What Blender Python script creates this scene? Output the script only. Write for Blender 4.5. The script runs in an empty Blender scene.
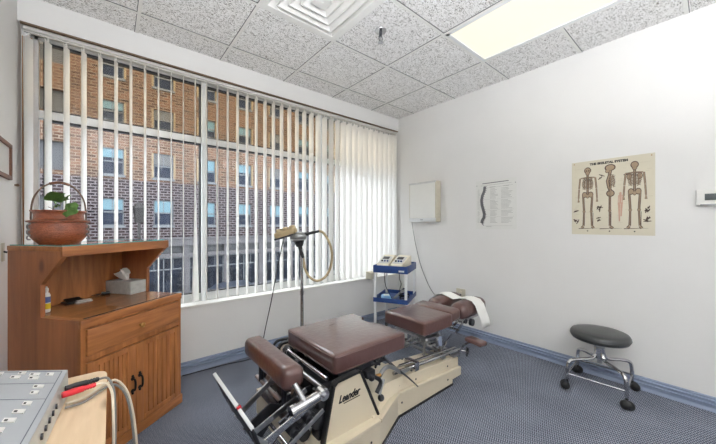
import bpy, bmesh, math, random
from mathutils import Vector, Matrix
random.seed(7)
sc = bpy.context.scene
COL = sc.collection
R = math.radians
PI = math.pi

# ------------------------------------------------------------------ camera, world, exposure
CAM_H = 1.2468
cam = bpy.data.cameras.new('camera')
cam.sensor_width = 36.0
cam.lens = 36.0 * 297.09 / 716.0
cam.shift_y = 2.42 / 716.0
cam.clip_start = 0.02
cam_o = bpy.data.objects.new('camera', cam)
COL.objects.link(cam_o)
cam_o.location = (0, 0, CAM_H)
cam_o.rotation_euler = (R(90), 0, R(50.25 - 90))
sc.camera = cam_o

world = bpy.data.worlds.new('sky')
sc.world = world
world.use_nodes = True
wn = world.node_tree
bg = wn.nodes['Background']
bg.inputs['Color'].default_value = (0.90, 0.94, 1.0, 1)
bg.inputs['Strength'].default_value = 7.6

sc.view_settings.view_transform = 'Standard'
sc.view_settings.look = 'None'
sc.view_settings.gamma = 1.0
sc.view_settings.use_curve_mapping = False
sc.view_settings.exposure = 0.0
LAMP_SEEN = 0.93      # the troffers' diffuser radiance
FILL_UPLIGHT = 490.0  # strength of the added uplights that fill the ceiling
LAMP_ADDED = 2.4  # radiance of the added ceiling light behind the viewpoint

# ------------------------------------------------------------------ materials
MATS = {}
def lin(c):
    return tuple(((x / 255.0) / 12.92 if x / 255.0 <= 0.04045 else ((x / 255.0 + 0.055) / 1.055) ** 2.4) for x in c)

def new_mat(name):
    m = bpy.data.materials.new(name)
    m.use_nodes = True
    nt = m.node_tree
    b = nt.nodes['Principled BSDF']
    MATS[name] = m
    return m, nt, b

def N(nt, t, **kw):
    n = nt.nodes.new(t)
    for k, v in kw.items():
        if k in n.inputs.keys():
            n.inputs[k].default_value = v
        else:
            setattr(n, k, v)
    return n

def simple(name, rgb, rough=0.5, metal=0.0, var=0.06, scale=20.0, bump=0.0, bscale=80.0, coat=0.0, spec=None, stretch=(1, 1, 1)):
    """flat colour with a slight procedural unevenness and optional bump"""
    m, nt, b = new_mat(name)
    c = lin(rgb)
    tc = N(nt, 'ShaderNodeTexCoord')
    mp = N(nt, 'ShaderNodeMapping')
    mp.inputs['Scale'].default_value = stretch
    nt.links.new(tc.outputs['Object'], mp.inputs['Vector'])
    no = N(nt, 'ShaderNodeTexNoise', Scale=scale, Detail=3.0)
    nt.links.new(mp.outputs[0], no.inputs['Vector'])
    cr = N(nt, 'ShaderNodeValToRGB')
    cr.color_ramp.elements[0].position = 0.3
    cr.color_ramp.elements[1].position = 0.7
    cr.color_ramp.elements[0].color = tuple(x * (1 - var) for x in c) + (1,)
    cr.color_ramp.elements[1].color = tuple(min(1, x * (1 + var)) for x in c) + (1,)
    nt.links.new(no.outputs['Fac'], cr.inputs['Fac'])
    nt.links.new(cr.outputs['Color'], b.inputs['Base Color'])
    b.inputs['Roughness'].default_value = rough
    b.inputs['Metallic'].default_value = metal
    b.inputs['Coat Weight'].default_value = coat
    if spec is not None:
        b.inputs['Specular IOR Level'].default_value = spec
    if bump > 0:
        n2 = N(nt, 'ShaderNodeTexNoise', Scale=bscale, Detail=4.0)
        nt.links.new(mp.outputs[0], n2.inputs['Vector'])
        bp = N(nt, 'ShaderNodeBump', Strength=bump, Distance=0.01)
        nt.links.new(n2.outputs['Fac'], bp.inputs['Height'])
        nt.links.new(bp.outputs[0], b.inputs['Normal'])
    return m

def wood_mat(name, dark, light, along='X', scale=1.0, rough=0.38, coat=0.15):
    m, nt, b = new_mat(name)
    tc = N(nt, 'ShaderNodeTexCoord')
    mp = N(nt, 'ShaderNodeMapping')
    s = {'X': (0.9, 9, 9), 'Y': (9, 0.9, 9), 'Z': (9, 9, 0.9)}[along]
    mp.inputs['Scale'].default_value = tuple(k * scale for k in s)
    nt.links.new(tc.outputs['Object'], mp.inputs['Vector'])
    n1 = N(nt, 'ShaderNodeTexNoise', Scale=2.2, Detail=5.0, Distortion=1.2)
    nt.links.new(mp.outputs[0], n1.inputs['Vector'])
    n2 = N(nt, 'ShaderNodeTexNoise', Scale=14.0, Detail=2.0)
    nt.links.new(mp.outputs[0], n2.inputs['Vector'])
    mx = N(nt, 'ShaderNodeMath', operation='MULTIPLY_ADD')
    mx.inputs[1].default_value = 0.3
    nt.links.new(n2.outputs['Fac'], mx.inputs[0])
    nt.links.new(n1.outputs['Fac'], mx.inputs[2])
    cr = N(nt, 'ShaderNodeValToRGB')
    cr.color_ramp.elements[0].position = 0.45
    cr.color_ramp.elements[1].position = 0.85
    cr.color_ramp.elements[0].color = lin(dark) + (1,)
    cr.color_ramp.elements[1].color = lin(light) + (1,)
    nt.links.new(mx.outputs[0], cr.inputs['Fac'])
    # knots
    vo = N(nt, 'ShaderNodeTexVoronoi', Scale=4.2)
    mk = N(nt, 'ShaderNodeMapping')
    mk.inputs['Scale'].default_value = {'X': (0.6, 1.2, 1.2), 'Y': (1.2, 0.6, 1.2), 'Z': (1.2, 1.2, 0.6)}[along]
    nt.links.new(tc.outputs['Object'], mk.inputs['Vector'])
    nt.links.new(mk.outputs[0], vo.inputs['Vector'])
    kr = N(nt, 'ShaderNodeValToRGB')
    kr.color_ramp.elements[0].position = 0.05
    kr.color_ramp.elements[1].position = 0.13
    kr.color_ramp.elements[0].color = (0.42, 0.36, 0.32, 1)
    kr.color_ramp.elements[1].color = (1, 1, 1, 1)
    nt.links.new(vo.outputs['Distance'], kr.inputs['Fac'])
    mul = N(nt, 'ShaderNodeMix', data_type='RGBA', blend_type='MULTIPLY')
    mul.inputs[0].default_value = 1.0
    nt.links.new(cr.outputs['Color'], mul.inputs[6])
    nt.links.new(kr.outputs['Color'], mul.inputs[7])
    nt.links.new(mul.outputs[2], b.inputs['Base Color'])
    b.inputs['Roughness'].default_value = rough
    b.inputs['Coat Weight'].default_value = coat
    b.inputs['Coat Roughness'].default_value = 0.25
    return m

def glass_mat(name, tint=(1, 1, 1), refl=0.06, rough=0.02):
    m, nt, b = new_mat(name)
    nt.nodes.remove(b)
    out = nt.nodes['Material Output']
    tr = N(nt, 'ShaderNodeBsdfTransparent')
    tr.inputs['Color'].default_value = tuple(tint) + (1,)
    gl = N(nt, 'ShaderNodeBsdfGlossy', Roughness=rough)
    fr = N(nt, 'ShaderNodeFresnel', IOR=1.45)
    mx = N(nt, 'ShaderNodeMixShader')
    ge = N(nt, 'ShaderNodeNewGeometry')
    sb = N(nt, 'ShaderNodeMath', operation='SUBTRACT'); sb.inputs[0].default_value = 1.0
    nt.links.new(ge.outputs['Backfacing'], sb.inputs[1])
    mu = N(nt, 'ShaderNodeMath', operation='MULTIPLY')
    nt.links.new(fr.outputs[0], mu.inputs[0]); nt.links.new(sb.outputs[0], mu.inputs[1])
    nt.links.new(mu.outputs[0], mx.inputs[0])
    nt.links.new(tr.outputs[0], mx.inputs[1])
    nt.links.new(gl.outputs[0], mx.inputs[2])
    nt.links.new(mx.outputs[0], out.inputs['Surface'])
    return m

simple('wall_paint', (229, 228, 225), 0.75, var=0.015, scale=3, bump=0.05, bscale=60)
simple('white_plastic', (232, 231, 226), 0.45, var=0.02)
simple('headrail_white', (206, 204, 198), 0.7, var=0.02)
simple('footboard_face', (38, 41, 48), 0.5, var=0.1)
simple('white_enamel', (226, 228, 228), 0.35, var=0.02)
simple('cream_enamel', (208, 196, 172), 0.32, var=0.03, scale=6, coat=0.25)
simple('cream_plastic', (222, 214, 192), 0.45, var=0.03)
simple('tan_plastic', (178, 158, 120), 0.5, var=0.05)
simple('grey_metal', (150, 152, 152), 0.4, 0.7, var=0.05)
simple('chrome', (196, 196, 198), 0.12, 1.0, var=0.02)
simple('worn_steel', (176, 176, 178), 0.3, 1.0, var=0.18, scale=30)
simple('dark_steel', (74, 75, 80), 0.38, 0.85, var=0.2, scale=25)
simple('black_rubber', (22, 22, 24), 0.55, var=0.1)
simple('black_plastic', (26, 27, 31), 0.4, var=0.1)
simple('black_vinyl', (50, 52, 52), 0.36, var=0.08, bump=0.08, bscale=160)
simple('brown_vinyl', (84, 57, 53), 0.30, var=0.12, scale=7, bump=0.22, bscale=34, coat=0.8)
simple('paper_white', (238, 237, 232), 0.7, var=0.015)
simple('poster_cream', (212, 205, 184), 0.6, var=0.03, scale=5)
simple('poster_white', (226, 226, 221), 0.5, var=0.01)
simple('print_dark', (84, 66, 58), 0.7, var=0.1)
simple('print_bone', (164, 142, 116), 0.7, var=0.08)
simple('print_pink', (196, 158, 138), 0.7, var=0.06)
simple('print_black', (44, 42, 42), 0.7, var=0.04)
simple('print_grey', (168, 168, 162), 0.7, var=0.04)
simple('print_line', (196, 188, 166), 0.7, var=0.02)
simple('print_spine', (104, 104, 106), 0.7, var=0.3, scale=120)
simple('blue_tray', (38, 66, 122), 0.4, var=0.05)
simple('blue_vinyl_base', (134, 146, 168), 0.42, var=0.05, scale=8)
simple('aluminium', (206, 207, 206), 0.4, 0.4, var=0.03)
simple('dark_gasket', (40, 42, 46), 0.5, var=0.05)
simple('console_grey', (172, 176, 180), 0.5, var=0.02, scale=10)
simple('console_side', (196, 197, 194), 0.45, var=0.04, scale=10)
simple('console_edge', (96, 100, 112), 0.5)
simple('red_rubber', (204, 34, 46), 0.4, var=0.05)
simple('grey_cable', (126, 124, 120), 0.5)
simple('cream_cable', (222, 208, 186), 0.5)
simple('hose_tan', (176, 158, 122), 0.55, var=0.12, scale=120)
simple('leaf', (86, 122, 58), 0.5, var=0.25, scale=30)
simple('stem', (120, 126, 84), 0.6, var=0.1)
simple('twig', (120, 106, 86), 0.8)
simple('soil', (54, 42, 34), 0.9, var=0.3, scale=60, bump=0.5)
simple('rattan', (150, 84, 54), 0.33, var=0.32, scale=46, bump=0.45, bscale=90, coat=0.4, stretch=(1, 1, 3))
simple('handle_cane', (104, 82, 66), 0.5, var=0.15)
simple('marble_card', (172, 174, 170), 0.5, var=0.12, scale=22, stretch=(1, 3, 2))
simple('tissue', (240, 238, 234), 0.8, var=0.02)
simple('brass', (170, 130, 74), 0.35, 0.8)
simple('black_iron', (30, 28, 28), 0.45, 0.5)
simple('yellow_label', (226, 196, 40), 0.5)
simple('blue_label', (90, 110, 170), 0.5)
simple('trim_brown', (104, 84, 64), 0.6, var=0.1)
simple('frame_wood', (110, 70, 48), 0.45, var=0.12)
simple('screen_dark', (74, 80, 80), 0.25)
simple('gel_blue', (110, 160, 200), 0.3)
simple('aged_ivory', (196, 190, 172), 0.5, var=0.04)
simple('asphalt', (130, 130, 132), 0.9, var=0.1, scale=2)
simple('pavement', (168, 166, 162), 0.9, var=0.06, scale=1)
simple('stone_trim', (76, 75, 77), 0.8, var=0.08, scale=2)
simple('wood_trim_outside', (110, 98, 80), 0.6, var=0.1)
simple('blind_cyan', (84, 106, 114), 0.6, var=0.03)
simple('curtain', (80, 80, 80), 0.8, var=0.05)
simple('car_silver', (176, 180, 186), 0.3, 0.4)
simple('car_white', (104, 104, 106), 0.4)
simple('car_dark', (40, 46, 58), 0.3, 0.2)
simple('tail_red', (200, 30, 30), 0.3)
wood_mat('cabinet_wood_h', (144, 88, 48), (192, 126, 72), 'X', 0.8)
wood_mat('cabinet_wood_v', (146, 89, 48), (188, 123, 70), 'Z', 0.8)
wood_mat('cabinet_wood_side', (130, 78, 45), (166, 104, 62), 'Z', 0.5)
wood_mat('jamb_wood', (150, 96, 54), (200, 150, 96), 'Z', 1.0)
wood_mat('pale_wood', (214, 186, 150), (236, 212, 180), 'Y', 0.6, rough=0.5, coat=0.1)
wood_mat('pale_edge', (222, 196, 158), (236, 214, 180), 'Y', 0.6, rough=0.5, coat=0.0)
glass_mat('pane_clear', (0.97, 0.98, 0.98), rough=0.02)
glass_mat('pane_tinted', (0.78, 0.72, 0.62), rough=0.02)
glass_mat('glass_sheet', (0.98, 0.995, 0.99))
simple('glass_edge', (70, 170, 168), 0.15)
simple('facade_frame', (88, 91, 94), 0.6)
simple('dark_glass', (26, 32, 44), 0.5, var=0.3, scale=0.8)
simple('shop_glass', (20, 24, 32), 0.55, var=0.6, scale=1.4)

for k in ('stone_trim', 'wood_trim_outside', 'blind_cyan', 'curtain', 'facade_frame', 'asphalt', 'pavement'):
    MATS[k].node_tree.nodes['Principled BSDF'].inputs['Specular IOR Level'].default_value = 0.0
for k in ('dark_glass', 'shop_glass'):
    MATS[k].node_tree.nodes['Principled BSDF'].inputs['Specular IOR Level'].default_value = 0.1

# slats let some daylight through
def slat_material():
    m, nt, b = new_mat('slat_vinyl')
    b.inputs['Base Color'].default_value = lin((246, 245, 241)) + (1,)
    b.inputs['Roughness'].default_value = 0.55
    out = nt.nodes['Material Output']
    tl = N(nt, 'ShaderNodeBsdfTranslucent')
    tl.inputs['Color'].default_value = lin((248, 248, 246)) + (1,)
    mx = N(nt, 'ShaderNodeMixShader')
    mx.inputs[0].default_value = 0.28
    nt.links.new(b.outputs[0], mx.inputs[1])
    nt.links.new(tl.outputs[0], mx.inputs[2])
    nt.links.new(mx.outputs[0], out.inputs['Surface'])
slat_material()

def emit(name, rgb, strength, rgb2=None):
    m, nt, b = new_mat(name)
    b.inputs['Base Color'].default_value = (0.25, 0.25, 0.23, 1)
    b.inputs['Emission Color'].default_value = lin(rgb) + (1,)
    b.inputs['Emission Strength'].default_value = strength
    b.inputs['Roughness'].default_value = 0.35
    return m
emit('diffuser_lit', (246, 240, 214), LAMP_SEEN)
emit('fill_uplight_lit', (248, 250, 255), FILL_UPLIGHT)
emit('diffuser_lit_added', (250, 250, 252), LAMP_ADDED)

def carpet_material():
    m, nt, b = new_mat('carpet')
    tc = N(nt, 'ShaderNodeTexCoord')
    mp = N(nt, 'ShaderNodeMapping')
    mp.inputs['Rotation'].default_value = (0, 0, R(0))
    nt.links.new(tc.outputs['Object'], mp.inputs['Vector'])
    sp = N(nt, 'ShaderNodeSeparateXYZ')
    nt.links.new(mp.outputs[0], sp.inputs[0])
    def math_(op, a, bb=None, c=None):
        n = N(nt, 'ShaderNodeMath', operation=op)
        for i, v in enumerate((a, bb, c)):
            if v is None: continue
            if isinstance(v, (int, float)): n.inputs[i].default_value = v
            else: nt.links.new(v, n.inputs[i])
        return n.outputs[0]
    # zigzag rows of short dashes
    x = math_('MULTIPLY', sp.outputs[0], 1 / 0.016)
    zz = math_('PINGPONG', x, 1.0)
    y = math_('MULTIPLY', sp.outputs[1], 1 / 0.0122)
    v = math_('ADD', y, math_('MULTIPLY', zz, 0.9))
    band = math_('PINGPONG', v, 0.5)            # 0..0.5
    no = N(nt, 'ShaderNodeTexNoise', Scale=260.0, Detail=2.0)
    nt.links.new(tc.outputs['Object'], no.inputs['Vector'])
    nb = N(nt, 'ShaderNodeTexNoise', Scale=2.0, Detail=3.0)
    nt.links.new(tc.outputs['Object'], nb.inputs['Vector'])
    f = math_('ADD', math_('MULTIPLY', band, 1.35), math_('MULTIPLY', math_('SUBTRACT', no.outputs['Fac'], 0.5), 0.9))
    f = math_('ADD', f, math_('MULTIPLY', math_('SUBTRACT', nb.outputs['Fac'], 0.5), 0.25))
    cr = N(nt, 'ShaderNodeValToRGB')
    e = cr.color_ramp.elements
    e[0].position = 0.05; e[0].color = lin((34, 37, 48)) + (1,)
    e[1].position = 0.62; e[1].color = lin((166, 171, 182)) + (1,)
    k = e.new(0.3); k.color = lin((80, 86, 101)) + (1,)
    nt.links.new(f, cr.inputs['Fac'])
    nt.links.new(cr.outputs['Color'], b.inputs['Base Color'])
    b.inputs['Roughness'].default_value = 0.95
    b.inputs['Specular IOR Level'].default_value = 0.1
    bp = N(nt, 'ShaderNodeBump', Strength=0.5, Distance=0.004)
    nt.links.new(f, bp.inputs['Height'])
    nt.links.new(bp.outputs[0], b.inputs['Normal'])
carpet_material()

def ceiling_material():
    m, nt, b = new_mat('ceiling_tile')
    tc = N(nt, 'ShaderNodeTexCoord')
    mp = N(nt, 'ShaderNodeMapping')
    mp.inputs['Scale'].default_value = (1.0, 1.7, 1)
    nt.links.new(tc.outputs['Object'], mp.inputs['Vector'])
    n1 = N(nt, 'ShaderNodeTexNoise', Scale=44.0, Detail=4.0, Roughness=0.65, Distortion=2.4)
    nt.links.new(mp.outputs[0], n1.inputs['Vector'])
    n2 = N(nt, 'ShaderNodeTexVoronoi', Scale=75.0, feature='DISTANCE_TO_EDGE')
    nt.links.new(mp.outputs[0], n2.inputs['Vector'])
    cr = N(nt, 'ShaderNodeValToRGB')
    e = cr.color_ramp.elements
    e[0].position = 0.38; e[0].color = lin((84, 78, 70)) + (1,)
    e[1].position = 0.48; e[1].color = lin((252, 251, 249)) + (1,)
    k = e.new(0.43); k.color = lin((194, 190, 182)) + (1,)
    nt.links.new(n1.outputs['Fac'], cr.inputs['Fac'])
    nt.links.new(cr.outputs['Color'], b.inputs['Base Color'])
    b.inputs['Roughness'].default_value = 0.95
    bp = N(nt, 'ShaderNodeBump', Strength=0.9, Distance=0.008)
    nt.links.new(n1.outputs['Fac'], bp.inputs['Height'])
    nt.links.new(bp.outputs[0], b.inputs['Normal'])
ceiling_material()

def brick_material(name, c1, c2, mortar, mort=0.03, bw=0.42, bh=0.14, noise=0.2, freq=0.25):
    m, nt, b = new_mat(name)
    tc = N(nt, 'ShaderNodeTexCoord')
    sp = N(nt, 'ShaderNodeSeparateXYZ')
    nt.links.new(tc.outputs['Object'], sp.inputs[0])
    ad = N(nt, 'ShaderNodeMath', operation='ADD')
    nt.links.new(sp.outputs[0], ad.inputs[0]); nt.links.new(sp.outputs[1], ad.inputs[1])
    cb = N(nt, 'ShaderNodeCombineXYZ')
    nt.links.new(ad.outputs[0], cb.inputs[0]); nt.links.new(sp.outputs[2], cb.inputs[1])
    br = N(nt, 'ShaderNodeTexBrick')
    br.inputs['Scale'].default_value = 1.0
    br.inputs['Brick Width'].default_value = bw
    br.inputs['Row Height'].default_value = bh
    br.inputs['Mortar Size'].default_value = mort
    br.inputs['Color1'].default_value = lin(c1) + (1,)
    br.inputs['Color2'].default_value = lin(c2) + (1,)
    br.inputs['Mortar'].default_value = lin(mortar) + (1,)
    nt.links.new(cb.outputs[0], br.inputs['Vector'])
    no = N(nt, 'ShaderNodeTexNoise', Scale=1.2, Detail=5.0)
    nt.links.new(tc.outputs['Object'], no.inputs['Vector'])
    mr = N(nt, 'ShaderNodeMapRange')
    mr.inputs['To Min'].default_value = 1 - noise
    mr.inputs['To Max'].default_value = 1 + noise
    nt.links.new(no.outputs['Fac'], mr.inputs['Value'])
    mu = N(nt, 'ShaderNodeVectorMath', operation='MULTIPLY')
    nt.links.new(br.outputs['Color'], mu.inputs[0])
    nt.links.new(mr.outputs[0], mu.inputs[1])
    nt.links.new(mu.outputs[0], b.inputs['Base Color'])
    b.inputs['Roughness'].default_value = 0.9
    b.inputs['Specular IOR Level'].default_value = 0.0
brick_material('brick_orange', (86, 62, 49), (50, 38, 32), (100, 90, 80), 0.024, bw=0.40, bh=0.155)
brick_material('brick_dark', (22, 18, 22), (38, 28, 28), (92, 88, 90), 0.026, bw=0.36, bh=0.155)

# ------------------------------------------------------------------ mesh building
class M:
    def __init__(s):
        s.bm = bmesh.new(); s.mi = 0
    def _fin(s, verts, mat4=None):
        vs = set(verts)
        if mat4 is not None:
            bmesh.ops.transform(s.bm, matrix=mat4, verts=list(vs))
        if s.mi:
            for v in vs:
                for f in v.link_faces: f.material_index = s.mi
        return s
    def box(s, c, d, rot=None, bev=0.0, seg=2):
        r = bmesh.ops.create_cube(s.bm, size=1.0)
        vs = r['verts']
        bmesh.ops.scale(s.bm, vec=Vector(d), verts=vs)
        if bev > 0:
            es = list({e for v in vs for e in v.link_edges})
            rr = bmesh.ops.bevel(s.bm, geom=es, offset=min(bev, min(d) * 0.49), segments=seg, profile=0.6, affect='EDGES')
            vs = list({v for f in rr['faces'] for v in f.verts} | {v for v in vs if v.is_valid})
            # gather the connected shell
            seen = set(vs); st = list(vs)
            while st:
                v = st.pop()
                for e in v.link_edges:
                    w = e.other_vert(v)
                    if w not in seen: seen.add(w); st.append(w)
            vs = list(seen)
        m = Matrix.Translation(Vector(c))
        if rot is not None:
            m = m @ rot.to_4x4()
        return s._fin(vs, m)
    def bb(s, x0, x1, y0, y1, z0, z1, bev=0.0):
        return s.box(((x0 + x1) / 2, (y0 + y1) / 2, (z0 + z1) / 2), (abs(x1 - x0), abs(y1 - y0), abs(z1 - z0)), None, bev)
    def cyl(s, a, b, r, r2=None, n=16):
        a, b = Vector(a), Vector(b)
        d = b - a
        q = d.to_track_quat('Z', 'Y')
        rr = bmesh.ops.create_cone(s.bm, cap_ends=True, segments=n, radius1=r, radius2=r if r2 is None else r2, depth=d.length)
        return s._fin(rr['verts'], Matrix.Translation((a + b) / 2) @ q.to_matrix().to_4x4())
    def bar(s, a, b, w, t, up=(0, 0, 1), bev=0.0):
        """flat bar from a to b: w wide along 'up', t thick"""
        a, b = Vector(a), Vector(b)
        d = (b - a); L = d.length; d.normalize()
        u = Vector(up); u = (u - d * u.dot(d)).normalized()
        n = d.cross(u)
        rot = Matrix((d, u, n)).transposed()
        return s.box((a + b) / 2, (L, w, t), rot, bev)
    def sphere(s, c, r, sc_=(1, 1, 1), n=16, rot=None):
        rr = bmesh.ops.create_uvsphere(s.bm, u_segments=n, v_segments=max(6, n // 2 + 2), radius=r)
        m = Matrix.Translation(Vector(c))
        if rot is not None: m = m @ rot.to_4x4()
        m = m @ Matrix.Diagonal(Vector(sc_).to_4d())
        return s._fin(rr['verts'], m)
    def tube(s, pts, r, n=8, smooth=True, closed=False, k=6):
        pts = [Vector(p) for p in pts]
        if smooth and len(pts) > 2:
            out = []
            P = pts
            m = len(P)
            rng = range(m if closed else m - 1)
            for i in rng:
                p0 = P[(i - 1) % m] if (closed or i > 0) else P[0] * 2 - P[1]
                p1 = P[i]; p2 = P[(i + 1) % m]
                p3 = P[(i + 2) % m] if (closed or i + 2 < m) else P[-1] * 2 - P[-2]
                for j in range(k):
                    t = j / k
                    out.append(0.5 * ((2 * p1) + (p2 - p0) * t + (2 * p0 - 5 * p1 + 4 * p2 - p3) * t * t + (3 * p1 - p0 - 3 * p2 + p3) * t ** 3))
            if not closed: out.append(P[-1])
            pts = out
        rings = []
        m = len(pts)
        up = None
        for i, p in enumerate(pts):
            if closed: d = pts[(i + 1) % m] - pts[i - 1]
            else: d = pts[min(i + 1, m - 1)] - pts[max(i - 1, 0)]
            d.normalize()
            if up is None:
                up = Vector((0, 0, 1)) if abs(d.z) < 0.9 else Vector((1, 0, 0))
            up = (up - d * up.dot(d)).normalized()
            sd = d.cross(up)
            rad = r(i / max(1, m - 1)) if callable(r) else r
            rings.append([s.bm.verts.new(p + (up * math.cos(2 * PI * q / n) + sd * math.sin(2 * PI * q / n)) * rad) for q in range(n)])
        fs = []
        for i in range(m if closed else m - 1):
            A, B = rings[i], rings[(i + 1) % m]
            for q in range(n):
                fs.append(s.bm.faces.new((A[q], A[(q + 1) % n], B[(q + 1) % n], B[q])))
        if not closed:
            fs.append(s.bm.faces.new(rings[0][::-1])); fs.append(s.bm.faces.new(rings[-1]))
        for f in fs: f.material_index = s.mi
        return s
    def lathe(s, prof, c=(0, 0, 0), n=32, rot=None):
        rings = []
        c = Vector(c)
        for (r, z) in prof:
            if r < 1e-5:
                p = Vector((0, 0, z))
                if rot is not None: p = rot @ p
                rings.append([s.bm.verts.new(c + p)])
            else:
                ring = []
                for q in range(n):
                    p = Vector((r * math.cos(2 * PI * q / n), r * math.sin(2 * PI * q / n), z))
                    if rot is not None: p = rot @ p
                    ring.append(s.bm.verts.new(c + p))
                rings.append(ring)
        for A, B in zip(rings, rings[1:]):
            for q in range(n):
                q2 = (q + 1) % n
                if len(A) == 1 and len(B) == 1: continue
                if len(A) == 1: f = s.bm.faces.new((A[0], B[q2], B[q]))
                elif len(B) == 1: f = s.bm.faces.new((A[q], A[q2], B[0]))
                else: f = s.bm.faces.new((A[q], A[q2], B[q2], B[q]))
                f.material_index = s.mi
        return s
    def prism(s, poly, axis, a, b):
        """poly: 2D points; axis 'Y' -> (x,z) extruded in y; 'X' -> (y,z) in x; 'Z' -> (x,y) in z"""
        def P(u, v, w):
            return {'Y': (u, w, v), 'X': (w, u, v), 'Z': (u, v, w)}[axis]
        A = [s.bm.verts.new(P(u, v, a)) for u, v in poly]
        B = [s.bm.verts.new(P(u, v, b)) for u, v in poly]
        n = len(poly)
        fs = [s.bm.faces.new(A), s.bm.faces.new(B[::-1])]
        for i in range(n):
            fs.append(s.bm.faces.new((A[i], B[i], B[(i + 1) % n], A[(i + 1) % n])))
        for f in fs: f.material_index = s.mi
        return s
    def quad(s, pts):
        f = s.bm.faces.new([s.bm.verts.new(p) for p in pts]); f.material_index = s.mi
        return s
    def cushion(s, c, d, r, crown=0.0, rot=None, seg=14, shape=None):
        rr = bmesh.ops.create_cube(s.bm, size=2.0)
        vs = rr['verts']
        es = list({e for v in vs for e in v.link_edges})
        before = set(s.bm.verts) - set(vs)
        bmesh.ops.subdivide_edges(s.bm, edges=es, cuts=seg, use_grid_fill=True)
        vs = [v for v in s.bm.verts if v not in before]
        h = Vector(d) / 2
        for v in vs:
            # push samples to the edges so that the roundings get points
            p = Vector([math.copysign(abs(q) ** 0.6, q) * hh for q, hh in zip(v.co, h)])
            inn = Vector([max(-hh + r, min(hh - r, q)) for q, hh in zip(p, h)])
            dd = p - inn
            if dd.length > 1e-9: p = inn + dd.normalized() * r
            if crown and p.z > 0:
                p.z += crown * (1 - (p.x / h.x) ** 2) * (1 - (p.y / h.y) ** 2)
            if shape: p = shape(p)
            v.co = p
        m = Matrix.Translation(Vector(c))
        if rot is not None: m = m @ rot.to_4x4()
        return s._fin(vs, m)
    def build(s, name, mat, parent=None, world=False, label=None, smooth=True, ang=35):
        bmesh.ops.recalc_face_normals(s.bm, faces=s.bm.faces)
        me = bpy.data.meshes.new(name)
        if parent is not None and world:
            inv = root_matrix(parent).inverted()
            bmesh.ops.transform(s.bm, matrix=inv, verts=s.bm.verts)
        s.bm.to_mesh(me); s.bm.free()
        for mm in (mat if isinstance(mat, (list, tuple)) else [mat]):
            me.materials.append(MATS[mm])
        if smooth:
            for p in me.polygons: p.use_smooth = True
            me.set_sharp_from_angle(angle=R(ang))
        o = bpy.data.objects.new(name, me)
        COL.objects.link(o)
        if parent is not None: o.parent = parent
        if label: o['label'] = label
        return o

def root_matrix(o):
    m = Matrix.Identity(4)
    while o is not None:
        m = (Matrix.Translation(o.location) @ o.rotation_euler.to_matrix().to_4x4()) @ m
        o = o.parent
    return m

def tag(o, label, cat, group=None, kind=None):
    o['label'] = label; o['category'] = cat
    if group: o['group'] = group
    if kind: o['kind'] = kind
    return o
def thing(name, label, cat, loc=(0, 0, 0), rotz=0.0, group=None):
    o = bpy.data.objects.new(name, None); COL.objects.link(o)
    o.empty_display_size = 0.05
    o.location = loc; o.rotation_euler = (0, 0, rotz)
    return tag(o, label, cat, group)
def struct(o):
    o['kind'] = 'structure'; return o
def text_mesh(name, body, size, mat, parent, mat4, extrude=0.0004, shear=0.0, bold=0.0, label=None, xs=1.0):
    cu = bpy.data.curves.new(name, 'FONT'); cu.body = body; cu.size = size; cu.extrude = extrude
    cu.align_x = 'CENTER'; cu.align_y = 'CENTER'; cu.shear = shear; cu.offset = bold
    t = bpy.data.objects.new(name + '_src', cu); COL.objects.link(t)
    dg = bpy.context.evaluated_depsgraph_get()
    me = bpy.data.meshes.new_from_object(t.evaluated_get(dg))
    bpy.data.objects.remove(t); 
    me.transform(mat4 @ Matrix.Diagonal((xs, 1, 1, 1)))
    me.materials.clear(); me.materials.append(MATS[mat])
    me.name = name
    o = bpy.data.objects.new(name, me); COL.objects.link(o)
    if parent is not None: o.parent = parent
    if label: o['label'] = label
    return o
def basis(o, x, y, z):
    m = Matrix((Vector(x), Vector(y), Vector(z))).transposed().to_4x4()
    return Matrix.Translation(Vector(o)) @ m

# ------------------------------------------------------------------ room shell
XL, XR, YB, YW, ZC = -0.457, 3.088, -2.60, 2.833, 2.714
m = M(); m.bb(XL - 0.1, XR + 0.1, YB - 0.1, YW + 0.2, -0.12, 0); struct(m.build('floor', 'carpet'))
m = M(); m.bb(XR, XR + 0.12, YB - 0.1, YW + 0.2, 0, ZC + 0.1); struct(m.build('wall_right', 'wall_paint'))
m = M(); m.bb(XL - 0.12, XL, YB - 0.1, YW + 0.2, 0, ZC + 0.1); struct(m.build('wall_left', 'wall_paint'))
m = M(); m.bb(XL, XR, YB - 0.12, YB, 0, ZC + 0.1); struct(m.build('wall_back', 'wall_paint'))
SILL, HEAD = 0.562, 2.545
m = M()
m.bb(XL, XR, YW, YW + 0.2, 0, SILL - 0.02)
m.bb(XL, XR, YW, YW + 0.2, HEAD, ZC + 0.1)
struct(m.build('wall_window', 'wall_paint'))
# sill ledge
m = M(); m.bb(XL, XR, YW - 0.012, YW + 0.12, SILL - 0.02, SILL, 0.004); struct(m.build('trim_1', 'white_plastic'))
m = M(); m.bb(XL + 0.01, XR - 0.01, YW - 0.006, YW + 0.012, HEAD - 0.012, HEAD); struct(m.build('trim_2', 'trim_brown'))
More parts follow.
